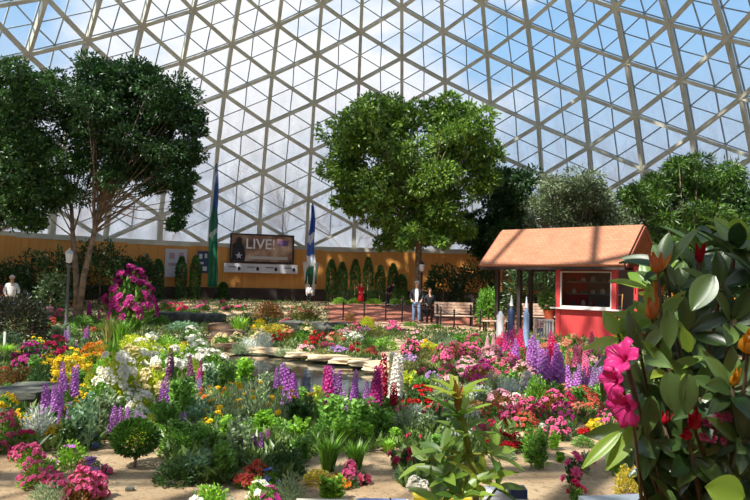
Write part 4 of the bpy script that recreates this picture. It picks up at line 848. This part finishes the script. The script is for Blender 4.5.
z('RF', [('azalea', 'pale pink', 500, 414, 34, 26, 'rust'), ('azalea', 'white', 514, 406, 18, 14, 'rust'), ('azalea', 'pink', 512, 428, 34, 26, 'rust'), ('azalea', 'pink', 528, 420, 28, 24, 'rust'), ('azalea', 'deep pink', 538, 424, 24, 22, 'green'), ('azalea', 'pink', 552, 416, 32, 28, 'rust'), ('azalea', 'pink', 556, 440, 30, 24, 'dark'), ('azalea', 'magenta', 562, 426, 28, 26, 'green'), ('azalea', 'red', 500, 450, 42, 18, 'green'), ('azalea', 'red', 515, 448, 22, 16, 'green'), ('azalea', 'deep pink', 535, 442, 20, 14, 'green'), ('azalea', 'deep pink', 492, 440, 20, 20, 'green'),
    ('clump', 'white', 540, 430, 10, 10, 'dark', 3), ('bush', 'dark green', 568, 436, 20, 18, 'dark'), ('azalea', 'coral', 548, 404, 24, 20, 'rust'), ('azalea', 'peach', 566, 402, 30, 20, 'rust'), ('azalea', 'coral', 582, 404, 26, 20, 'rust'), ('azalea', 'coral', 592, 414, 22, 24, 'green'), ('azalea', 'peach', 578, 420, 24, 18, 'olive'), ('clump', 'yellow', 597, 434, 24, 16, 'lime'), ('bush', 'lime', 606, 440, 22, 16, 'lime'), ('clump', 'red', 583, 436, 14, 12, 'rust', 6), ('bush', 'blue-green', 583, 446, 24, 12, 'green'), ('carnation', 'peach', 604, 422, 12, 26, 'rust', 5),
    ('leafy', 'green', 537, 468, 40, 42, 'green'), ('leafy', 'bright green', 528, 462, 26, 34, 'moss'), ('leafy', 'yellow-green', 553, 450, 22, 18, 'bright'), ('bush', 'blue-green', 506, 458, 22, 10, 'grey'), ('carnation', 'pink', 573, 488, 26, 38, 'dark', 7), ('carnation', 'deep pink', 576, 504, 20, 24, 'green', 5), ('carnation', 'pink', 586, 474, 16, 30, 'grey', 4), ('leafy', 'bright green', 560, 462, 20, 10, 'bright')])
z('KI', [('spike', 'violet', 530, 384, 14, 50, 'green', 3), ('spike', 'violet', 543, 396, 18, 56, 'green', 3), ('spike', 'lilac', 537, 376, 14, 46, 'green', 3), ('spike', 'violet', 560, 396, 18, 54, 'green', 4), ('spike', 'violet', 573, 402, 18, 40, 'green', 3), ('spike', 'violet', 585, 396, 14, 38, 'green', 2), ('spike', 'lilac', 594, 400, 14, 44, 'green', 2), ('spike', 'deep pink', 554, 372, 16, 44, 'green', 3), ('spike', 'deep pink', 553, 384, 12, 50, 'green', 2), ('spike', 'pink', 578, 380, 14, 44, 'green', 2), ('spike', 'peach', 572, 374, 14, 34, 'green', 2), ('spike', 'magenta', 594, 364, 10, 36, 'green', 2), ('spike', 'magenta', 600, 366, 8, 34, 'green', 1),
    ('spike', 'pink', 586, 384, 12, 36, 'green', 2), ('spike', 'lilac', 602, 392, 14, 36, 'green', 2), ('spike', 'lilac', 526, 400, 12, 30, 'green', 1), ('bush', 'bright green', 537, 408, 28, 36, 'moss'), ('leafy', 'green', 556, 406, 28, 24, 'green'), ('leafy', 'green', 577, 406, 30, 20, 'green'), ('leafy', 'green', 598, 408, 26, 22, 'green'),
    ('spike', 'magenta', 508, 368, 16, 46, 'green', 3), ('spike', 'violet', 513, 372, 12, 42, 'green', 2), ('spike', 'deep pink', 500, 358, 12, 28, 'green', 3), ('spike', 'deep pink', 521, 366, 12, 46, 'green', 2), ('spike', 'rose', 517, 354, 10, 34, 'green', 2), ('spike', 'pale pink', 489, 356, 12, 26, 'green', 2), ('azalea', 'peach', 530, 372, 20, 18, 'olive'), ('azalea', 'white', 526, 392, 20, 22, 'silver')])
z('RR', [('bush', 'gold', 628, 496, 30, 34, 'gold'), ('spike', 'violet', 632, 512, 14, 22, 'green', 2), ('leafy', 'bright green', 616, 476, 26, 30, 'bright'), ('leafy', 'yellow-green', 622, 344, 30, 26, 'lime'), ('azalea', 'coral', 618, 410, 22, 26, 'rust')])
for (zone, kind, col, px, py, w, h, fol, *n) in S:
    plant(kind, col, px, py, w, h, zone, fol, n=n[0] if n else None)
# smaller plants filling the beds between the named ones
ZP = [(s[0], s[3], s[4]) for s in S]
FILL = {'MR': [('azalea', 'pink'), ('azalea', 'rose'), ('azalea', 'pale pink'), ('silver', 'grey-green'), ('azalea', 'magenta'), ('clump', 'coral')], 'RF': [('azalea', 'pink'), ('azalea', 'deep pink'), ('azalea', 'coral'), ('clump', 'rose')], 'KI': [('spike', 'lilac'), ('azalea', 'peach'), ('azalea', 'pale pink'), ('leafy', 'green')],
        'WB': [('azalea', 'white'), ('bush', 'yellow-green'), ('leafy', 'green'), ('bush', 'bright green')], 'LB': [('azalea', 'yellow'), ('leafy', 'green'), ('leafy', 'grey-green')], 'DP': [('daisy', 'yellow'), ('leafy', 'grey-green'), ('leafy', 'green')], 'FM': [('leafy', 'green'), ('leafy', 'bright green'), ('bush', 'green')],
        'PF': [('leafy', 'green'), ('leafy', 'yellow-green')], 'PB': [('clump', 'rose'), ('clump', 'cream'), ('bush', 'olive')], 'TR': [('clump', 'pale pink'), ('clump', 'cream'), ('bush', 'olive')], 'CB': [('leafy', 'grey-green'), ('clump', 'rose'), ('silver', 'silvery white')], 'LL': [('bush', 'green'), ('clump', 'pink')]}
FC = {'grey-green': 'grey', 'yellow-green': 'lime', 'bright green': 'bright', 'green': 'green', 'olive': 'olive', 'silvery white': 'silver'}
cnt = 0; tries = 0
while cnt < 130 and tries < 6000:
    tries += 1; px = rng.uniform(0, 612); py = 332 + (rng.random() ** 1.0) * 116; p = G(px, py)
    if pond_d(p.x, p.y) > -.15 or any(inpoly(p.x, p.y, q) for q in SAND): continue
    if any(abs(px - a) < 11 and abs(py - b) < 6 for _, a, b in ZP): continue
    zn = min(ZP, key=lambda q: (q[1] - px) ** 2 + 4 * (q[2] - py) ** 2)[0]
    if zn not in FILL or 215 < px < 400 and 350 < py < 400 or (py < 345 and px > 340): continue
    k, c_ = FILL[zn][int(rng.integers(len(FILL[zn])))]; sz = (py - 275) / 100; w = rng.uniform(18, 26) * (.55 + sz * .45)
    plant(k, c_, px, py, w * (.5 if k == 'spike' else 1), w * (1.6 if k == 'spike' else .8), zn, FC.get(c_, 'green')); ZP.append((zn, px, py)); cnt += 1
r = plant('azalea', 'magenta', 131, 328, 54, 66, 'BIG', 'green', D=24.5, n=95, bk=1.7)
r['label'] = 'tallest round azalea, bright magenta pink blossoms, at the foot of the left shade tree'
ORDN = ['', 'second', 'third', 'fourth', 'fifth', 'sixth', 'seventh', 'eighth', 'ninth', 'tenth', 'eleventh', 'twelfth', 'thirteenth', 'fourteenth', 'fifteenth', 'sixteenth']
groups = {}
for zone, kind, col, px, r, base in PLANTS:
    if zone != 'BIG': groups.setdefault((zone, kind, col), []).append((px, r))
for (zone, kind, col), L_ in groups.items():
    L_.sort(key=lambda a: a[0]); n = len(L_); ph = ZN.get(zone, zone)
    for i, (px, r) in enumerate(L_):
        if n == 1: pos = ''
        elif i == 0: pos = ', leftmost'
        elif i == n - 1: pos = ', rightmost'
        else: pos = f', {ORDN[i]} from left' 
        d = KIND[kind][2].format(c=col)
        r['label'] = f'{d} {ph}{pos}'
        r['group'] = f'{col} {KIND[kind][0].replace("_", " ")} plants'

# ------------------------------------------------------------------ rocks round the pond
def rock(name, label, px, py, w, h, d, m, group, ang=0, seed=0, off=0):
    b = G(px, py); bm = bmesh.new(); bmesh.ops.create_cube(bm, size=1); bmesh.ops.subdivide_edges(bm, edges=bm.edges[:], cuts=5, use_grid_fill=True)
    for v in bm.verts:
        s = v.co.normalized() * .62; v.co = v.co.lerp(s, .35 if h > .2 else .12)
        nn = noise.noise_vector(v.co * 2.2 + Vector((seed * 7.3, px, py))) * .12; v.co += nn
        v.co = Vector((v.co.x * w, v.co.y * d, (v.co.z + .42) * h))
    me = bpy.data.meshes.new(name); bm.to_mesh(me); bm.free(); me.materials.append(m)
    o = ob(name, me, None, b + Vector((0, 0, off))); o.rotation_euler.z = ang; return tag(o, label, 'rock', group)
sand_st = mat('sandstone', 'e6d2ac', .85, nscale=3, c2='c4a47c', bump=.5); brn = mat('brown_stone', '74583f', .85, nscale=4, c2='54402f', bump=.6); gry = mat('grey_stone', '6c6c62', .9, nscale=3, c2='42443a', bump=.6)
L_ = [(262, 352), (284, 354), (306, 357), (328, 360), (350, 363), (371, 366), (386, 370)]
for i, (px, py) in enumerate(L_): rock('sandstone_slab', f'pale sandstone slab on the far rim of the pond, {"leftmost" if i == 0 else "rightmost" if i == 6 else ORDN[i] + " from left"}', px, py, .82, .11, .4, sand_st, 'sandstone slabs on the far pond rim', -.15, i)
for i, (px, py, w, h, o_) in enumerate(((222, 332, .8, .3, .0), (228, 338, .9, .25, 0), (222, 344, .8, .22, 0), (232, 350, .7, .18, 0))): rock('step_stone', f'flat brown stone of the stepped cascade left of the pond, {["topmost", "second from top", "third from top", "lowest"][i]}', px, py, w, h, .9, brn, 'cascade stones', .1, i + 10)
for i, (px, py, w) in enumerate(((172, 322, 1.5), (192, 324, 1.4), (209, 324, 1.2))): rock('ledge_rock', f'dark grey mossy ledge rock behind the white-flowered bed, {["leftmost", "middle", "rightmost"][i]} of three', px, py, w, .42, .8, gry, 'dark ledge rocks', 0, i + 20)
for i, (px, py, w) in enumerate(((8, 408, 1.0), (34, 404, .8))): rock('ledge_rock', f'dark flat stone ledge at the left edge above the rose azalea, {["left", "right"][i]} piece', px, py, w, .26, .7, gry, 'left edge ledge rocks', .1, i + 30)
rock('boulder', 'flat grey boulder on the far side of the pond', 302, 334, 1.7, .42, .9, gry, None, -.1, 41)
rock('boulder', 'small grey boulder left of the terrace flowers', 335, 330, .8, .3, .6, gry, None, 0, 42)
for i, (px, py) in enumerate(((157, 482), (188, 485), (172, 487), (130, 492))): rock('pebble', f'small dark pebble on the sand below the dark green bush, {["leftmost but one", "rightmost", "third from left", "leftmost"][i]}', px, py, .06, .04, .05, gry, 'pebbles on the sand', 0, i + 50)
# standing ball topiary
t = thing('ball_topiary', 'clipped dark green ball on a short bare stem at front left', 'topiary', G(134.5, 468)); mb = MB(); u = rdir(3200)
leaves(mb, u * np.array([.195, .195, .15]) * rng.uniform(.7, 1.03, 3200)[:, None] + np.array([0, 0, .26]), u + rdir(3200) * .5 + np.array([0, 0, .3]), .04, .016)
mb.build('foliage', leafmat('5f8f2c', '28481a'), t); MB().tube([(0, 0, -.03), (.01, 0, .1), (0, 0, .25)], [.014, .012, .01], 7).build('stem', bark, t)
# plant stakes at far left
o = MB().box((0, 0, .22), (.05, .02, .44)).build('marker_stake', mat('stake_pale', 'cfd2c4', .7)); o.location = G(4, 352); tag(o, 'pale upright marker stake at the left edge', 'stake')
o = MB().box((0, 0, 0), (.12, .015, .06), Matrix.Rotation(-.5, 3, 'X')).build('plant_tag', mat('tag_peach', 'f0c8a0', .6)); o.location = G(540, 440, .10); MB().box((0, .01, -.06), (.012, .006, .12)).build('stick', mat('tag_peach', 'f0c8a0', .6), o); tag(o, 'small peach plant tag among the pink azaleas', 'plant tag')

# ------------------------------------------------------------------ near shrubs, with every leaf shaped
def bigleaf(mb, p, d, nrm, L, Wd, curl=.25, fold=.18):
    """lance-oval leaf: base p, direction d, upper side nrm, bending down along its length"""
    d = Vector(d).normalized(); nrm = Vector(nrm); nrm = (nrm - d * nrm.dot(d)).normalized(); s = d.cross(nrm); V = []; n = 8
    for i in range(n + 1):
        f = i / n; w = Wd / 2 * (math.sin(PI * min(1, f * .97 + .03) ** .85) ** .8 if i < n else .02); w = max(w, .002)
        c = Vector(p) + d * (L * f * (1 - .15 * curl * f)) - nrm * (curl * L * f * f * .6)
        for j in (-1, -.5, 0, .5, 1): V.append(c + s * (w * j) + nrm * (abs(j) * w * fold - (0 if j else .004)))
    mb.add(V, [(i * 5 + j, i * 5 + j + 1, (i + 1) * 5 + j + 1, (i + 1) * 5 + j) for i in range(n) for j in range(4)])
def whorl(mb, p, ax, n, L, Wd, open_=1.0, curl=.3):
    ax = Vector(ax).normalized(); o = ax.orthogonal().normalized(); o2 = ax.cross(o); ph = rng.uniform(0, 6)
    for i in range(n):
        a = ph + i * 2.399; q = open_ * rng.uniform(.75, 1.25); rad = o * math.cos(a) + o2 * math.sin(a)
        d = rad * q + ax * (.55 + .35 * (i / n)); bigleaf(mb, Vector(p) + rad * .008 - ax * (.025 * (1 - i / n)), d, ax * 1.0 - rad * .3, L * rng.uniform(.75, 1.1), Wd * rng.uniform(.85, 1.1), curl * rng.uniform(.5, 1.4))
def bud(mb, p, ax, L, r):
    ax = Vector(ax).normalized(); P = [Vector(p) + ax * (L * f) for f in (0, .2, .5, .8, 1)]; mb.tube(P, [r * .5, r, r * .9, r * .45, r * .05], 8)
def trumpet(mb, p, ax, R):
    """open five-lobed azalea flower with wavy edge"""
    ax = Vector(ax).normalized(); o = ax.orthogonal().normalized(); o2 = ax.cross(o); V = []; nr, ns = 6, 40
    for i in range(nr):
        f = i / (nr - 1)
        for j in range(ns):
            a = 2 * PI * j / ns; lobe = .55 + .45 * abs(math.cos(2.5 * a)) ** .6; r = R * (.12 + .88 * f * (1 if f < .5 else lobe * f + (1 - f) * 1)); zz = R * (.9 * f ** .6 - .35 * f * f) + R * .10 * math.sin(a * 10 + 1) * f * f
            V.append(Vector(p) + (o * math.cos(a) + o2 * math.sin(a)) * r + ax * zz)
    mb.add(V, [(i * ns + j, i * ns + (j + 1) % ns, (i + 1) * ns + (j + 1) % ns, (i + 1) * ns + j) for i in range(nr - 1) for j in range(ns)])
rl = leafmat('7c9c52', '34562a', trans=.2, gloss=.1, rough=.36); rl2 = leafmat('b8d050', '7ca838', trans=.42, gloss=.06); rld = leafmat('5c7a40', '2c4a24', trans=.18, gloss=.08)
bark2 = mat('twig_bark', '6a5640', .85)
root = Vector((1.02, 2.25, 0)); shrub = thing('rhododendron', 'large rhododendron with glossy leaves and pink flowers filling the right foreground', 'flowering shrub', root)
hub = [Vector((.0, .0, .0)), Vector((-.02, 0, .5)), Vector((.02, .05, .9))]
tw = MB(); tw.tube(hub, [.035, .03, .022], 8)
def pt(px, py, D): return W(px, py, D) - root
def twig(p, k=0):
    s = hub[1].lerp(hub[2], rng.uniform(0, 1)); m = (s + p) / 2 + Vector((rng.normal() * .04, rng.normal() * .04, -.06)); tw.tube([s, m, p], [.008, .006, .004], 6)
# whorls that can be picked out in the photo: column, row, distance, axis, leaves, length
WH = [(664, 262, 2.0, (-.5, -.3, .6), 7, .13, 'rl'), (700, 244, 2.1, (.1, -.3, 1), 8, .15, 'rl'), (735, 248, 2.0, (.2, -.2, 1), 8, .15, 'rl'), (656, 318, 1.95, (-.3, -.5, .6), 8, .12, 'rl2'), (618, 334, 2.0, (-.6, -.3, .5), 7, .12, 'rl2'),
      (640, 350, 1.9, (-.5, -.4, .3), 6, .12, 'rl'), (668, 366, 1.85, (-.1, -.8, .7), 5, .09, 'rl2'), (690, 330, 1.9, (0, -.8, .6), 7, .13, 'rl'), (733, 388, 1.8, (.05, -.85, .5), 9, .13, 'rl'), (700, 398, 1.85, (-.1, -.9, .2), 7, .13, 'rl'),
      (628, 430, 1.9, (-.6, -.5, .1), 6, .13, 'rl'), (655, 440, 1.9, (-.5, -.5, .2), 7, .13, 'rl'), (690, 455, 1.85, (0, -.7, .2), 7, .13, 'rl'), (640, 388, 2.05, (-.7, -.2, 0), 6, .13, 'rl'), (735, 320, 1.85, (.2, -.7, .4), 7, .13, 'rl'),
      (722, 285, 1.95, (.1, -.7, .7), 7, .13, 'rl'), (745, 440, 1.8, (.2, -.7, .3), 8, .13, 'rl'), (716, 430, 1.9, (0, -.8, .1), 7, .13, 'rl'), (738, 235, 2.2, (.1, -.2, 1), 8, .15, 'rl2'), (760, 270, 1.9, (.2, -.5, .8), 8, .14, 'rl'),
      (677, 285, 2.05, (-.3, -.6, .8), 7, .13, 'rl'), (650, 285, 2.15, (-.5, -.3, .8), 7, .12, 'rl2'), (670, 405, 1.95, (-.3, -.8, .1), 6, .12, 'rl')]
LM = {'rl': rl, 'rl2': rl2}
for (px, py, D, ax, n, L, m) in WH:
    p = pt(px, py, D); twig(p); mb = MB(); whorl(mb, p, ax, n, L * .95, L * .36, 1.0, .3); mb.build('leaf_whorl', LM[m], shrub, True)
for i in range(62):
    f = rng.random(); py = 255 + 235 * f; lo = 668 if py < 300 else 650 if py < 340 else 640 if py < 440 else 655
    px = rng.uniform(lo, 800); D = rng.uniform(2.1, 2.75); p = pt(px, py, D)
    if i % 5 == 0: twig(p)
    mb = MB(); whorl(mb, p, (rng.normal() * .4, -.45, .7), 8, .125, .046, 1.1, .3); mb.build('leaf_whorl', rl if i % 3 else rld, shrub, True)
for i in range(16):
    p = pt(rng.uniform(645, 770), rng.uniform(440, 500), rng.uniform(1.85, 2.15)); mb = MB(); whorl(mb, p, (rng.normal() * .4, -.7, .4), 7, .12, .045, 1.0, .3); mb.build('leaf_whorl', rl if i % 2 else rld, shrub, True)
def single(px, py, D, d, nrm, L, Wd, m, curl=.2):
    p = pt(px, py, D); mb = MB(); bigleaf(mb, p, d, nrm, L, Wd, curl); mb.build('leaf', m, shrub, True)
single(713, 275, 1.75, (-.62, -.1, -.95), (-.35, -1, .45), .105, .062, rl, .1); single(668, 310, 1.8, (.02, -.1, -1), (.0, -1, .1), .10, .045, rl, .1)
single(668, 372, 1.75, (.12, -.2, -1), (0, -1, .1), .10, .06, rl, .1); single(688, 374, 1.75, (-.1, -.2, -1), (.2, -1, .1), .10, .055, rl, .1); single(652, 396, 1.8, (-.15, -.1, -1), (0, -1, .1), .10, .045, rl, .1)
single(632, 346, 1.85, (-1, -.1, -.5), (-.3, -.6, .8), .11, .04, rl, .15); single(614, 362, 1.9, (-.3, -.1, -1), (-.5, -1, .2), .11, .045, rl, .1); single(650, 290, 1.9, (-1, -.2, .35), (0, -.4, 1), .12, .05, rl2, .25)
single(640, 425, 1.85, (-.7, -.2, -.75), (0, -.7, .7), .15, .045, rl2, .3); single(620, 432, 1.85, (-.8, -.2, -.6), (0, -.7, .7), .14, .035, rl2, .3); single(744, 500, 1.6, (-1, -.2, .35), (0, -1, .3), .10, .085, rl2, .05); single(690, 352, 1.8, (-.35, -.2, .9), (0, -1, .2), .07, .035, rl2, .1)
fm = leafmat('ff50a8', 'f03898', trans=.35, gloss=.03); fr_ = leafmat('e0203c', 'b81430', trans=.3, gloss=.04); fo_ = leafmat('f4b050', 'e0704c', trans=.35); fy = leafmat('fbc02a', 'f0a020', trans=.35); fl_ = leafmat('e468a0', 'c84484', trans=.3)
for (px, py, D, ax, R, m) in ((627, 362, 1.72, (-.75, -.45, .55), .052, fm), (620, 380, 1.72, (-.9, -.35, -.1), .045, fm), (632, 404, 1.70, (-.8, -.35, -.25), .054, fm)):
    mb = MB(); p = pt(px, py, D + .04); trumpet(mb, p, ax, R); o = mb.build('flower', m, shrub, True); o.modifiers.new('s', 'SOLIDIFY').thickness = .001; twig(p)
    sg = MB()
    for k in range(5): q = p + Vector(ax).normalized() * R * .2; e = p + Vector(ax).normalized() * R * 1.3 + Vector(rng.normal(size=3)) * .008; sg.tube([q, e], .0012, 4)
    sg.build('stamens', fl_, o)
for (px, py, D, ax, L, r, m) in ((658, 272, 1.9, (-.4, -.2, .9), .05, .016, fo_), (652, 318, 1.9, (-.2, -.3, .9), .05, .018, fo_), (700, 262, 2.0, (-.3, -.3, .9), .05, .012, fr_), (657, 300, 1.95, (.1, -.2, 1), .045, .01, fo_), (748, 352, 1.72, (0, -.3, 1), .05, .026, fy), (733, 385, 1.78, (.1, -.5, 1), .04, .012, fy), (694, 428, 1.8, (-.1, -.4, 1), .05, .018, fr_), (688, 438, 1.8, (-.3, -.4, .6), .03, .012, fr_), (664, 424, 1.85, (0, -.3, 1), .03, .008, fr_)):
    mb = MB(); p = pt(px, py, D); bud(mb, p, ax, L, r)
    for k in range(5): bigleaf(mb, p, Vector(ax) + Vector(rng.normal(size=3)) * .28, (0, -1, .4), L * 1.15, r * 1.1, -.1)
    mb.build('flower_bud', m, shrub, True); twig(p)
for k in range(9):
    mb = MB(); p = pt(712 + rng.normal() * 7, 430 + rng.normal() * 7, 1.8); trumpet(mb, p, (rng.normal() * .4, -1, .3), .014); mb.build('small_flower', fl_, shrub, True)
tw.build('branches', bark2, shrub, True)

root2 = Vector(onfloor(462, 2.9)); root2.z = 0
fs = thing('lance_leaved_shrub', 'upright bright green shrub with lance leaves in the centre foreground', 'shrub', root2); tw2 = MB()
def pt2(px, py, D): return W(px, py, D) - root2
mainp = [Vector((0, 0, 0)), pt2(476, 500, 2.85), pt2(468, 440, 2.8), pt2(459, 405, 2.8), pt2(457, 376, 2.8)]
tw2.tube(mainp, [.022, .014, .010, .008, .005], 8)
la = leafmat('a4c44c', '5a8434', trans=.45, gloss=.07); la2 = leafmat('d0dc58', '9cbc40', trans=.48, gloss=.05); orng = leafmat('d08a48', '9a7a38', trans=.4)
for (px, py, D, ax, n, L, m) in ((457, 392, 2.8, (0, -.1, 1), 8, .14, la2), (459, 412, 2.8, (0, -.1, 1), 7, .16, la), (462, 430, 2.8, (0, -.1, 1), 5, .15, la), (440, 448, 2.75, (-.5, -.2, .8), 6, .15, la), (492, 452, 2.75, (.5, -.2, .7), 6, .16, la), (446, 474, 2.7, (-.4, -.3, .7), 6, .15, la), (482, 478, 2.7, (.3, -.3, .7), 7, .14, la2), (462, 492, 2.65, (0, -.3, .8), 8, .14, la), (500, 484, 2.75, (.5, -.2, .5), 6, .13, la), (424, 460, 2.8, (-.6, -.2, .6), 5, .13, la), (440, 500, 2.7, (-.2, -.4, .6), 7, .14, la)):
    p = pt2(px, py, D); s = min(mainp[1:], key=lambda q: (q - p).length); tw2.tube([s + Vector((0, 0, -.06)), (s + p) / 2 + Vector((0, 0, -.03)), p], [.008, .006, .004], 6)
    mb = MB(); whorl(mb, p, ax, n, L * .95, L * .30, 1.1, .35); mb.build('leaf_whorl', m, fs, True)
mb = MB()
for k in range(7): bigleaf(mb, pt2(456 + rng.normal() * 2, 396 + k * 3, 2.78), (rng.normal() * .25, -.1, 1), (0, -1, .2), .075, .014, -.05)
mb.build('young_shoot', orng, fs, True); tw2.build('stem', leafmat('a8a84c', '7a8a3c', trans=0), fs, True)

# ------------------------------------------------------------------ garden railway along the front edge
def wagon(px0, px1, D, ztop, c, trim, label, nm='toy_wagon', cat='model train'):
    a = W(px0, 496, D); b = W(px1, 496, D); L_ = (b - a).length; m = (a + b) / 2; t = thing(nm, label, cat, (m.x, m.y, .045), math.atan2(b.y - a.y, b.x - a.x), 'garden railway vehicles'); h = ztop - .045
    MB().box((0, 0, h * .5), (L_ * .97, .105, h * .62)).build('body', mat('wagon_' + c, c, .4), t)
    MB().box((0, 0, h * .86), (L_, .125, h * .1)).build('roof_edge', mat('wagon_' + trim, trim, .4), t); MB().box((0, 0, .04), (L_ * .9, .08, .03)).build('chassis', iron, t)
    for x in (-.34, .34):
        for y in (-.05, .05):
            me = MB().lathe([(.022, -.006), (.026, 0), (.022, .006)], seg=12).build('wheel', iron, t); me.rotation_euler.x = PI / 2; me.location = (x * L_, y, .024)
    return t, L_, h
wagon(296, 349, 5.16, .12, 'e8e4d8', 'dcd8c0', 'pale cream toy wagon at the bottom edge left of the blue wagon')
t, L_, h = wagon(356, 409, 5.10, .15, '6f8fd0', 'e4e8f4', 'toy wagon with pale blue roof and white edges at the bottom edge')
MB().box((0, 0, h * .94), (L_ * .9, .09, h * .08)).build('roof', mat('roof_blue', '88a4dc', .4), t); MB().box((L_ * .15, -.002, h * .99), (.01, .1, .01)).build('roof_bar', iron, t)
t, L_, h = wagon(413, 470, 5.06, .215, 'd0482c', 'ecd238', 'open toy wagon in yellow and red carrying small rusty plants')
g_ = leafmat(*GR['rust'])
for k in range(4): o = ob('load_plant', proto(('mound', 'rust'), lambda: mound_mesh('foliage', g_)), t, (-L_ * .3 + k * L_ * .2, 0, h * .82)); o.scale = (.09, .09, .07)
t, L_, h = wagon(479, 527, 5.02, .235, '26345c', 'c4c8cc', 'toy locomotive with silver top and navy cab at the bottom edge', 'toy_locomotive')
b_ = MB().tube([(-L_ * .48, 0, h * .95), (L_ * .1, 0, h * .95)], [.055, .055], 14).build('boiler', mat('silver_paint', 'ccd0d4', .3, .4), t, True); MB().lathe([(.014, 0), (.014, .05), (.02, .055)], (-L_ * .3, 0, h * .95 + .045), 10).build('chimney', mat('silver_paint', 'ccd0d4', .3, .4), t)
MB().box((L_ * .3, 0, h * .97), (L_ * .34, .12, .1)).build('cab', mat('navy_paint', '2a3a66', .35), t)
trk = thing('railway_track', 'narrow toy railway track on the sand under the toy train', 'track', (0, 5.1, 0), group=None)
ra, rb = W(280, 496, 5.2), W(540, 496, 5.0); dirv = (rb - ra); dirv.z = 0; dn = dirv.normalized(); sd_ = Vector((-dn.y, dn.x, 0)); o0 = Vector((ra.x, ra.y - 5.1, 0))
for s in (-.05, .05): mb = MB(); beam(mb, o0 - dn * .3 + sd_ * s + Vector((0, 0, .037)), o0 + dirv + dn * .3 + sd_ * s + Vector((0, 0, .037)), .008, .02, Vector((0, 0, 1))); mb.build('rail', mat('rail_brass', 'a89060', .4, .8), trk)
for k in range(22): p = o0 + dn * (k * dirv.length / 21); mb = MB(); beam(mb, p - sd_ * .08 + Vector((0, 0, .015)), p + sd_ * .08 + Vector((0, 0, .015)), .03, .03, Vector((0, 0, 1))); mb.build('sleeper', mat('sleeper_wood', '5a4636', .9), trk)
a = W(590, 497, 4.82); b = W(760, 486, 5.1)
mb = MB(); beam(mb, Vector((a.x, a.y, .12)), Vector((b.x + .3, b.y, .12)), .34, .24, Vector((0, 0, 1))); o = mb.build('stone_kerb', mat('blue_grey_stone', '9aa4ac', .8, nscale=6, c2='7c868e', bump=.2)); o.location = (0, 0, 0); tag(o, 'blue-grey stone kerb along the bottom edge under the rhododendron', 'kerb')
# single near bloom at the bottom edge
plant('carnation', 'deep pink', 497, 512, 16, 30, 'beside the toy locomotive at the bottom edge', 'dark', D=4.8, n=4)
r = PLANTS[-1][4]; r['label'] = 'deep pink ruffled flower at the bottom edge beside the toy locomotive'; r['group'] = 'deep pink carnation plants'
for zone, kind, col, px, r, base in PLANTS:
    if 'label' not in r: r['label'] = f'{col} {kind} {zone}'

# ------------------------------------------------------------------ light
sun = bpy.data.lights.new('sun', 'SUN'); sun.energy = 5.5; sun.angle = .012; sun.color = (1, .95, .86); so = ob('sun', sun)
so.rotation_euler = Vector((-.42, -.42, .80)).to_track_quat('Z', 'Y').to_euler()
wd = bpy.data.worlds.new('sky'); bpy.context.scene.world = wd; wd.use_nodes = True; nt = wd.node_tree; nt.nodes.clear(); N, L = nt.nodes, nt.links
out = N.new('ShaderNodeOutputWorld'); bg = N.new('ShaderNodeBackground'); tc = N.new('ShaderNodeTexCoord'); sp = N.new('ShaderNodeSeparateXYZ'); L.new(tc.outputs['Generated'], sp.inputs[0])
el = N.new('ShaderNodeMapRange'); el.inputs[1].default_value = .05; el.inputs[2].default_value = .55; L.new(sp.outputs[2], el.inputs[0])
rp = N.new('ShaderNodeValToRGB'); rp.color_ramp.elements[0].color = lin('dce6f2'); rp.color_ramp.elements[1].color = lin('74aeea'); e = rp.color_ramp.elements.new(.5); e.color = lin('a4cff6'); L.new(el.outputs[0], rp.inputs[0])
mp = N.new('ShaderNodeMapping'); mp.inputs['Scale'].default_value = (1.6, 1.6, 3.5); mp.inputs['Location'].default_value = (.35, 0, .2); nz = N.new('ShaderNodeTexNoise'); nz.inputs['Scale'].default_value = 1.5; nz.inputs['Detail'].default_value = 7; nz.inputs['Roughness'].default_value = .55
L.new(tc.outputs['Generated'], mp.inputs[0]); L.new(mp.outputs[0], nz.inputs[0])
# cloud cover is thicker to the left of the view than to the right
cv = N.new('ShaderNodeMapRange'); cv.inputs[1].default_value = .42; cv.inputs[2].default_value = 0; cv.inputs[3].default_value = -.07; cv.inputs[4].default_value = .12; ab = N.new('ShaderNodeMath'); ab.operation = 'ADD'; ab.inputs[1].default_value = .13; ac = N.new('ShaderNodeMath'); ac.operation = 'ABSOLUTE'; L.new(sp.outputs[0], ab.inputs[0]); L.new(ab.outputs[0], ac.inputs[0]); L.new(ac.outputs[0], cv.inputs[0])
ad = N.new('ShaderNodeMath'); ad.operation = 'ADD'; L.new(nz.outputs[0], ad.inputs[0]); L.new(cv.outputs[0], ad.inputs[1])
cr_ = N.new('ShaderNodeMapRange'); cr_.inputs[1].default_value = .48; cr_.inputs[2].default_value = .64; L.new(ad.outputs[0], cr_.inputs[0])
mx = N.new('ShaderNodeMix'); mx.data_type = 'RGBA'; mx.inputs[7].default_value = (1.0, 1.0, 1.02, 1); L.new(cr_.outputs[0], mx.inputs[0]); L.new(rp.outputs[0], mx.inputs[6]); L.new(mx.outputs[2], bg.inputs[0]); bg.inputs[1].default_value = .64; L.new(bg.outputs[0], out.inputs[0])
sc = bpy.context.scene
sc.view_settings.view_transform = 'Standard'; sc.view_settings.look = 'None'; sc.view_settings.gamma = 1; sc.view_settings.exposure = .74; sc.view_settings.use_curve_mapping = False
sc.cycles.transparent_max_bounces = 24; sc.cycles.max_bounces = 7; sc.cycles.sample_clamp_indirect = 6
